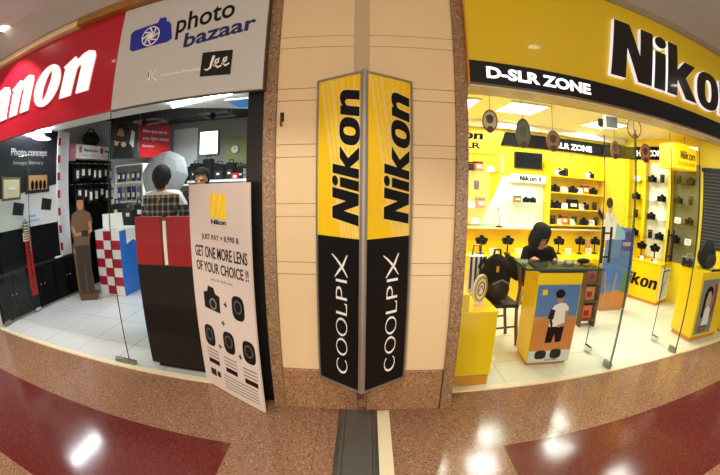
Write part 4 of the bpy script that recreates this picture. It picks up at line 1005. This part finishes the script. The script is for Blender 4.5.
# counter with its glass top and poster
t = thing('glass_counter', 'yellow counter with a glass top and a photographer poster on its front', 'counter', (1.485,2.85,0), -.10)
part('body', 'yellow', t, box, 0, .46, .0, .36, .05, .80); part('plinth', 'amber', t, box, .02, .44, .03, .34, 0, .05); part('drawer', 'yellow_gloss', t, box, -.0, .46, -.008, .36, .80, .90, bev=.004)
tp = part('glass_top', 'glass_shelf', t, box, -.12, .68, -.03, .40, .925, .94); part('top_edge', 'glassedge', tp, boxes, [(-.122,.682,-.034,-.03,.922,.942), (-.124,-.12,-.03,.40,.922,.942)])
part('top_support', 'black', t, boxes, [(.02,.5,.0,.35,.90,.925)]); part('rear_frame', 'steel', t, boxes, [(.60,.63,.33,.36,0,.925)])
QF = fr((0,-.0,0),(1,0,0)); po = part('poster', 'skyblue', t, box, .012, .452, .04, .79, 0, .006, QF)
Q1 = QF @ Matrix.Translation((0,0,.006))
part('desert_print', 'sand', po, draw, [[(.012,.16),(.452,.16),(.452,.46),(.3,.48),(.012,.45)]], Q1, .001); part('ground_print', 'silver', po, draw, [[(.012,.042),(.452,.042),(.452,.16),(.012,.16)]], Q1, .001); part('horizon_print', 'tan', po, draw, [[(.012,.45),(.3,.48),(.452,.46),(.452,.5),(.012,.5)]], Q1, .001)
Q2 = QF @ Matrix.Translation((-.045,0,.007))
part('shirt_print', 'paper', po, draw, [[(.22,.38),(.35,.38),(.385,.44),(.40,.58),(.36,.62),(.30,.63),(.24,.6),(.205,.52)]], Q2, .001); part('trousers_print', 'blackmat', po, draw, [[(.2,.24),(.27,.24),(.29,.33),(.31,.24),(.37,.25),(.38,.40),(.21,.40)]], Q2, .0012)
part('face_print', 'skin', po, draw, [ell(.295,.67,.034,.05,16)], Q2, .0012); part('hair_print', 'hair', po, draw, [ell(.29,.71,.05,.042,16)], Q2, .0016); part('arm_print', 'skin', po, draw, [ribbon([(.38,.55),(.39,.43),(.31,.40)], .028), ribbon([(.22,.56),(.2,.47),(.25,.42)], .028)], Q2, .0014)
part('camera_print', 'black', po, draw, [[(.19,.48),(.25,.47),(.26,.56),(.21,.57)], ribbon([(.22,.5),(.25,.38)], .02)], Q2, .0018); part('product_print', 'black', po, draw, [ell(.18,.12,.06,.045,16,3), ell(.34,.125,.06,.05,16,3)], Q2, .0018)
Q2 = QF @ Matrix.Translation((0,0,.007))
part('logo_print', 'yellow', po, draw, [[(.06,.70),(.11,.70),(.11,.75),(.06,.75)]], Q2, .001); text('lettering', 'D3100', Q2 @ Matrix.Translation((.19,.055,0)), 'darkgrey', po, .13, .022, .001, .01)
tag(part('black_pouch', 'blackmat', None, ball, (2.10,3.05,.955), (.08,.05,.025), 14, smooth=True), 'flat black pouch lying on the glass counter top by the seated person', 'pouch')
# pedestal with its round stand
t = thing('pedestal', 'plain yellow pedestal just inside the yellow shop next to the pillar', 'pedestal', (.68,2.6,0))
part('body', 'yellow', t, box, 0, .355, 0, .42, .1, .64, bev=.003); part('plinth', 'amber', t, box, .0, .345, .01, .42, 0, .1); part('top', 'yellow_gloss', t, box, 0, .36, -.004, .424, .64, .662, bev=.003)
part('upstand', 'yellow', t, box, 0, .11, 0, .42, .662, .80, bev=.003)
t = thing('round_stand', 'round white and gold disc standing on the plain yellow pedestal', 'display', (.925,2.78,.664), .75)
DF = fr((0,0,.13),(1,0,0)); part('disc', 'cream', t, lathe, [(0,-.012),(.115,-.012),(.12,0),(.115,.006),(0,.006)], DF, 28); part('gold_ring', 'gold', t, lathe, [(.105,.0),(.105,.012),(.088,.012),(.088,.0)], DF, 28); part('gold_ring', 'olive', t, lathe, [(.06,.0),(.06,.012),(.05,.012),(.05,.0)], DF, 24)
part('foot', 'cream', t, box, -.05, .05, -.03, .03, 0, .02)
part('print', 'midgrey', t, draw, [ribbon([(-.04,-.02),(.0,.03),(.04,-.015)], .012)], DF, .009)
# chair with the bag
t = thing('chair', 'dark wooden chair holding a black backpack beside the glass counter', 'chair', (1.34,3.50,0), 0)
part('seat', 'black', t, box, -.22, .2, -.2, .2, .43, .47, bev=.015)
for x, y in ((-.19,-.17),(-.19,.17)): part('leg', 'brown', t, tube, [(x,y,.43),(x-.03,y,0)], .017)
for y in (-.17,.17): part('leg', 'brown', t, tube, [(.24,y,0),(.20,y,.25),(.18,y,.45),(.20,y,.62),(.17,y,.80),(.14,y,.93)], .018)
part('backrest', 'blackmat', t, box, .14, .18, -.16, .16, .70, .91, bev=.012); part('rail', 'brown', t, tube, [(-.2,-.17,.2),(.2,-.17,.22)], .011); part('rail', 'brown', t, tube, [(-.2,.17,.2),(.2,.17,.22)], .011)
t = thing('backpack', 'large black backpack standing on the wooden chair', 'backpack', (1.31,3.47,.472), .1)
part('body', 'blackmat', t, ball, (0,0,.23), (.165,.13,.25), 20, smooth=True); part('front_pocket', 'black', t, ball, (-.0,-.10,.14), (.12,.06,.12), 16, smooth=True); part('top_handle', 'black', t, tube, [(-.04,0,.46),(-.03,0,.52),(.03,0,.52),(.04,0,.46)], .012)
part('strap', 'black', t, tube, [(-.08,.1,.42),(-.16,.14,.3),(-.14,.13,.08)], .02); part('buckle', 'chrome', t, box, -.06,-.03,-.125,-.11,.32,.38); part('zip', 'grey', t, tube, [(-.09,-.13,.2),(0,-.155,.25),(.09,-.13,.2)], .006)
t = thing('shopping_bag', 'white and navy striped bag hanging beside the black backpack', 'bag', (1.13,3.62,.55), .2)
part('bag', 'white', t, box, -.1, .1, -.05, .05, 0, .36, bev=.01); part('navy_stripes', 'navy', t, boxes, [(-.09+.055*k,-.065+.055*k,-.053,-.05,.02,.35) for k in range(4)]); part('handle', 'navy', t, tube, [(-.05,0,.35),(-.03,0,.46),(.03,0,.46),(.05,0,.35)], .008)
t = thing('side_table', 'small white table carrying the striped bag behind the plain yellow pedestal', 'table', (1.10,3.66,0)); part('top', 'white', t, box, -.2, .14, -.12, .2, .52, .55); part('stem', 'steel', t, tube, [(-.05,.02,.02),(-.05,.02,.52)], .02); part('foot', 'steel', t, lathe, [(.15,0),(.15,.015),(.02,.03)], Matrix.Translation((-.05,.02,0)))
# pedestal on the right with bag and camera
t = thing('pedestal', 'yellow pedestal with a dark portrait poster behind the glass by the blind', 'pedestal', (3.83,2.70,0), -.04)
part('body', 'yellow', t, box, 0, .66, 0, .42, .06, .83, bev=.003); part('plinth', 'amber', t, box, .02, .64, .02, .40, 0, .06); part('top', 'yellow_gloss', t, box, -.005, .665, -.006, .425, .83, .85)
pf = fr((0,0,0),(1,0,0)); po = part('poster', 'grey', t, box, .05, .44, .09, .76, 0, .005, pf); p1 = pf @ Matrix.Translation((0,0,.005))
part('portrait_print', 'skin_pale', po, draw, [ell(.25,.52,.055,.1,16)], p1, .001); part('hair_print', 'hair', po, draw, [ell(.24,.6,.09,.08,16), [(.12,.3),(.17,.3),(.19,.62),(.13,.6)]], p1, .0008); part('dress_print', 'paper', po, draw, [[(.18,.2),(.34,.2),(.32,.4),(.26,.44),(.2,.4)]], p1, .0012); part('arm_print', 'redcloth', po, draw, [ribbon([(.38,.7),(.4,.5),(.36,.3)], .05)], p1, .001)
lb_ = part('caption_plate', 'brown', po, draw, [[(.12,.12),(.3,.12),(.3,.19),(.12,.19)]], p1, .0016); text('lettering', 'D90', p1 @ Matrix.Translation((.15,.135,.0016)), 'tan', lb_, .12, .04, .001, .01)
t = thing('pedestal', 'plain yellow display block near the street behind the window glass', 'pedestal', (4.68,2.72,0)); part('body', 'yellow', t, box, 0, .5, 0, .45, .04, 1.0); part('plinth', 'amber', t, box, .01, .49, .01, .44, 0, .04)
t = thing('camera_bag', 'big round black camera bag on the pedestal with the dark portrait poster', 'bag', (4.15,2.92,.852))
part('body', 'blackmat', t, ball, (.02,0,.145), (.175,.13,.15), 20, smooth=True); part('pocket', 'darkgrey', t, ball, (.02,-.09,.11), (.12,.06,.10), 16, smooth=True); part('strap', 'black', t, tube, [(-.15,0,.2),(-.05,-.02,.33),(.1,-.02,.32),(.2,0,.2)], .014)
put('camera', 'silver grey camera beside the round black bag on the same pedestal', (3.91,3.06,.85), -.7, None, body='grey', s=1.3)
t = thing('display_tray', 'narrow dark tray in front of the round black camera bag', 'tray', (4.14,2.76,.85)); part('tray', 'olive', t, box, -.1, .32, -.06, -.01, 0, .015); part('rim', 'black', t, box, -.1, .32, -.065, -.06, 0, .025)
# boy standee and brochure rack
t = thing('boy_standee', 'tall blue cardboard standee of a boy with a camera behind the glass door', 'standee', (3.47,4.12,0), -.12)
t.scale = (.8, 1, 1)
sf = fr((0,0,0),(1,0,0)); part('board', 'skyblue', t, prism, [(-.33,.03),(.34,.03),(.36,.6),(.34,1.12),(.24,1.17),(-.1,1.2),(-.27,1.12),(-.33,.6)], sf, -.015)
part('grass_print', 'sand', t, draw, [[(-.32,.04),(.33,.04),(.345,.24),(.1,.30),(-.32,.24)]], sf, .002); part('tree_print', 'green', t, draw, [ell(.24,.42,.09,.16,16)], sf, .002); part('sea_print', 'blue', t, draw, [ell(-.05,.5,.2,.12,18)], sf, .002)
part('sky_print', 'navy', t, draw, [[(.05,.86),(.33,.86),(.32,1.1),(.22,1.14),(.05,1.1)]], sf, .002); text('lettering', 'COOLPIX', sf @ Matrix.Translation((.08,.93,.004)), 'white', t, .22, .05, .001, .01)
part('shirt_print', 'paper', t, prism, [(-.33,1.0),(-.1,1.02),(-.08,1.2),(-.14,1.32),(-.22,1.37),(-.32,1.37),(-.40,1.28),(-.38,1.1)], sf, .006); part('face_print', 'skin_pale', t, prism, ell(-.26,1.44,.055,.085,18), sf, .006)
part('hair_print', 'hair', t, prism, ell(-.28,1.5,.07,.07,18), sf, .009); part('arm_print', 'skin_pale', t, prism, ribbon([(-.37,1.28),(-.44,1.42),(-.5,1.38)], .05), sf, .007); part('sleeve_print', 'lightblue', t, prism, [(-.12,1.0),(.12,1.02),(.1,1.12),(-.1,1.25)], sf, .007); part('camera_print', 'black', t, prism, [(-.53,1.36),(-.42,1.26),(-.39,1.31),(-.50,1.42)], sf, .009)
part('collar_print', 'amber', t, draw, [ribbon([(-.28,1.36),(-.22,1.24),(-.17,1.36)], .012)], sf, .008); part('foot', 'tan', t, box, -.25, .25, .0, .25, 0, .03)
part('path_print', 'tan', t, draw, [ribbon([(.0,.08),(-.02,.3),(.02,.55)], .03), ribbon([(-.22,.06),(-.2,.3),(-.24,.55)], .03)], sf, .004)
t = thing('brochure_rack', 'brown rack of orange leaflets beside the glass counter', 'rack', (2.72,3.72,0), -.1)
part('frame', 'brown', t, boxes, [(-.12,-.10,-.08,.08,0,.72), (.10,.12,-.08,.08,0,.72), (-.1,.1,.06,.08,.05,.74)])
for k, z in enumerate((.08,.32,.54)): s_ = part('shelf', 'brown', t, box, -.1, .1, -.08, .06, z, z+.015); part('leaflet', ('orange','tan','olive')[k], s_, box, -.08, .08, -.02, -.01, z+.015, z+.18); part('leaflet_print', 'redcloth', s_, box, -.05, .03, -.022, -.02, z+.05, z+.12)
# hanging medallions inside the glass
md = None
for k, (x, y, z, w_, h_, kind) in enumerate(((1.00,2.9,2.146,.075,.105,'copper'),(1.303,2.9,2.07,.075,.14,'olive'),(1.60,2.9,2.035,.075,.10,'copper'),(2.30,2.86,2.03,.055,.09,'amber'),(2.60,2.88,2.285,.10,.12,'copper'),(2.78,2.9,2.06,.075,.105,'copper'))):
    w_ *= .88; h_ *= .9
    lab = ('pale copper oval medallion hanging next to the pillar','dark olive oval medallion hanging before the black band','copper oval medallion hanging before the white letters of the back wall band','narrow amber medallion hanging before the corner column','hollow thin ring medallion hanging highest of the six','copper medallion hanging before the side wall band sign')[k]
    t = thing('hanging_medallion', lab, 'ornament', (x,y,z), -.35 if k > 2 else -.2, 'medallions hanging inside the window')
    me_ = fr((0,0,0),(1,0,0))
    def ring(bm, a=1.0, b=.84, d=.014):
        o1 = ell(0,0,w_*a,h_*a,28); i1 = ell(0,0,w_*b,h_*b,28); n = 28
        for q0, q1 in ((0,d),):
            A = [[bm.verts.new(me_ @ V3((p[0],p[1],zz))) for p in lp] for lp in (o1,i1) for zz in (q0,q1)]
            for i in range(n):
                j = (i+1) % n
                bm.faces.new((A[1][i],A[1][j],A[3][j],A[3][i])); bm.faces.new((A[0][i],A[2][i],A[2][j],A[0][j])); bm.faces.new((A[0][i],A[0][j],A[1][j],A[1][i])); bm.faces.new((A[2][i],A[3][i],A[3][j],A[2][j]))
    part('ring', kind, t, ring)
    if k != 4: part('disc', ('cream','grey','tan','amber','','tan')[k], t, prism, ell(0,.0,w_*.84,h_*.84,26), me_, .006)
    if k != 4: part('picture', ('brown','olive','brown','olive','','brown')[k], t, draw, [ell(0,.015,w_*.45,h_*.4,18), ribbon([(-w_*.5,.03),(0,.05),(w_*.5,.03)], .012)], me_, .008)
    b_ = part('badge', 'brown', t, lathe, [(.028,0),(.028,.018),(.018,.018),(.016,.01),(0,.01)], fr((0,-.006,-h_*.78),(1,0,0)))
    part('thread', 'grey', t, tube, [(0,0,h_),(0,0,2.6-z)], .0025, 6)
# ceiling fittings
for k, (x, y, lab) in enumerate(((1.60,3.88,'square ceiling light panel seen above the pale copper medallion'),(.74,3.95,'square ceiling light panel hidden behind the pillar'),(3.05,4.05,'square ceiling light panel near the corner column of the yellow shop'))):
    t = thing('ceiling_light', lab, 'lamp', (x,y,2.6), 0, 'ceiling light panels of the yellow shop'); part('diffuser', 'panel_light', t, box, .03, .52, .03, .6, -.012, -.004); part('frame', 'white', t, boxes, [(0,.55,0,.03,-.02,0), (0,.55,.6,.63,-.02,0), (0,.03,.03,.6,-.02,0), (.52,.55,.03,.6,-.02,0)])
t = thing('projector', 'white projector with dark lens hanging from the ceiling of the yellow shop', 'projector', (2.78,3.6,2.36), -.4); part('body', 'white', t, box, -.05, .13, -.08, .2, 0, .18, bev=.01); part('side_vent', 'midgrey', t, box, -.03, .12, -.085, -.08, .02, .15); part('lens', 'black', t, lathe, [(.05,0),(.05,.05),(.03,.05),(0,.03)], fr((-.05,.05,.09),(0,-1,0))); part('bracket', 'white', t, tube, [(.04,.05,.18),(.04,.05,.24)], .015)
t = thing('smoke_detector', 'small round detector on the cream ceiling near the projector', 'detector', (2.2,3.75,2.6)); part('base', 'white', t, lathe, [(.06,0),(.06,-.015),(.045,-.03),(0,-.035)]); part('led', 'red', t, ball, (.03,-.02,-.028), .006, 8)
# downlights in the mall ceiling
for k, (x, y, lab) in enumerate(((-3.41,1.87,'round recessed downlight in the mall ceiling above the red sign'),(-3.16,.7,'round recessed downlight in front of the red sign'),(-.6,.7,'round recessed downlight over the drain channel'),(1.93,.7,'round recessed downlight in front of the yellow sign'),(4.4,.7,'round recessed downlight beyond the large black letters of the yellow sign'))):
    t = thing('downlight', lab, 'lamp', (x,y,3.3), 0, 'downlights of the mall ceiling'); part('lamp_face', 'down_light', t, lathe, [(0,-.006),(.075,-.006),(.075,-.002),(0,-.002)]); part('ring', 'white', t, lathe, [(.105,0),(.105,-.008),(.08,-.012),(.078,0)])

# ------------------------------------------------------------------ lights and view
wd = bpy.data.worlds.new('world'); S.world = wd; wd.use_nodes = True
wd.node_tree.nodes['Background'].inputs['Color'].default_value = (1, .96, .91, 1)
wd.node_tree.nodes['Background'].inputs['Strength'].default_value = .34
def area(name, loc, size, power, col=(1,1,1), rot=(0,0,0), spread=PI):
    l = bpy.data.lights.new(name, 'AREA'); l.shape = 'RECTANGLE'; l.size, l.size_y = size; l.energy = power; l.color = col; l.spread = spread
    o = bpy.data.objects.new(name, l); COL.objects.link(o); o.location = loc; o.rotation_euler = rot
    return o
S.view_settings.view_transform = 'Standard'; S.view_settings.look = 'None'; S.view_settings.gamma = 1
S.view_settings.use_curve_mapping = False
S.view_settings.exposure = 0
WARM = (1, .92, .80)
for x, y in ((-3.41, 1.87), (-3.16, .7), (-.6, .7), (1.93, .7), (4.4, .7)):
    sl = bpy.data.lights.new('downlight_beam', 'SPOT'); sl.energy = 200; sl.color = WARM; sl.spot_size = math.radians(106); sl.spot_blend = .25; sl.shadow_soft_size = .07
    so = bpy.data.objects.new('downlight_beam', sl); COL.objects.link(so); so.location = (x, y, 3.285)
area('opposite_shop', (0, -3.6, 1.35), (6, 1.3), 190, (1, .79, .57), (PI/2, 0, 0))
for x, y in ((1.875, 4.19), (1.015, 4.26), (3.325, 4.36), (2.4, 3.1), (4.0, 3.1), (3.6, 5.0), (2.2, 4.95)):  # lamps away from the ceiling panels are added fill with no fixture
    area('shop_panel_and_fill', (x, y, 2.575), (.45, .5), 17, (1, .99, .93))
for x, y, e, rz in ((-1.83, 3.75, 26, -.3), (-4.61, 3.4, 22, PI/2), (-2.2, 5.2, 24, 0), (-3.3, 6.0, 34, 0)):  # the deeper pair is added fill; no tube hangs there
    area('shop_tube_and_fill', (x, y, 2.53), (.9, .05), e, (.92, .97, 1), (0, 0, rz))
S.cycles.max_bounces = 8; S.cycles.transparent_max_bounces = 16; S.cycles.use_denoising = True
S.cycles.sample_clamp_indirect = 6
S.cycles.caustics_reflective = False; S.cycles.caustics_refractive = False
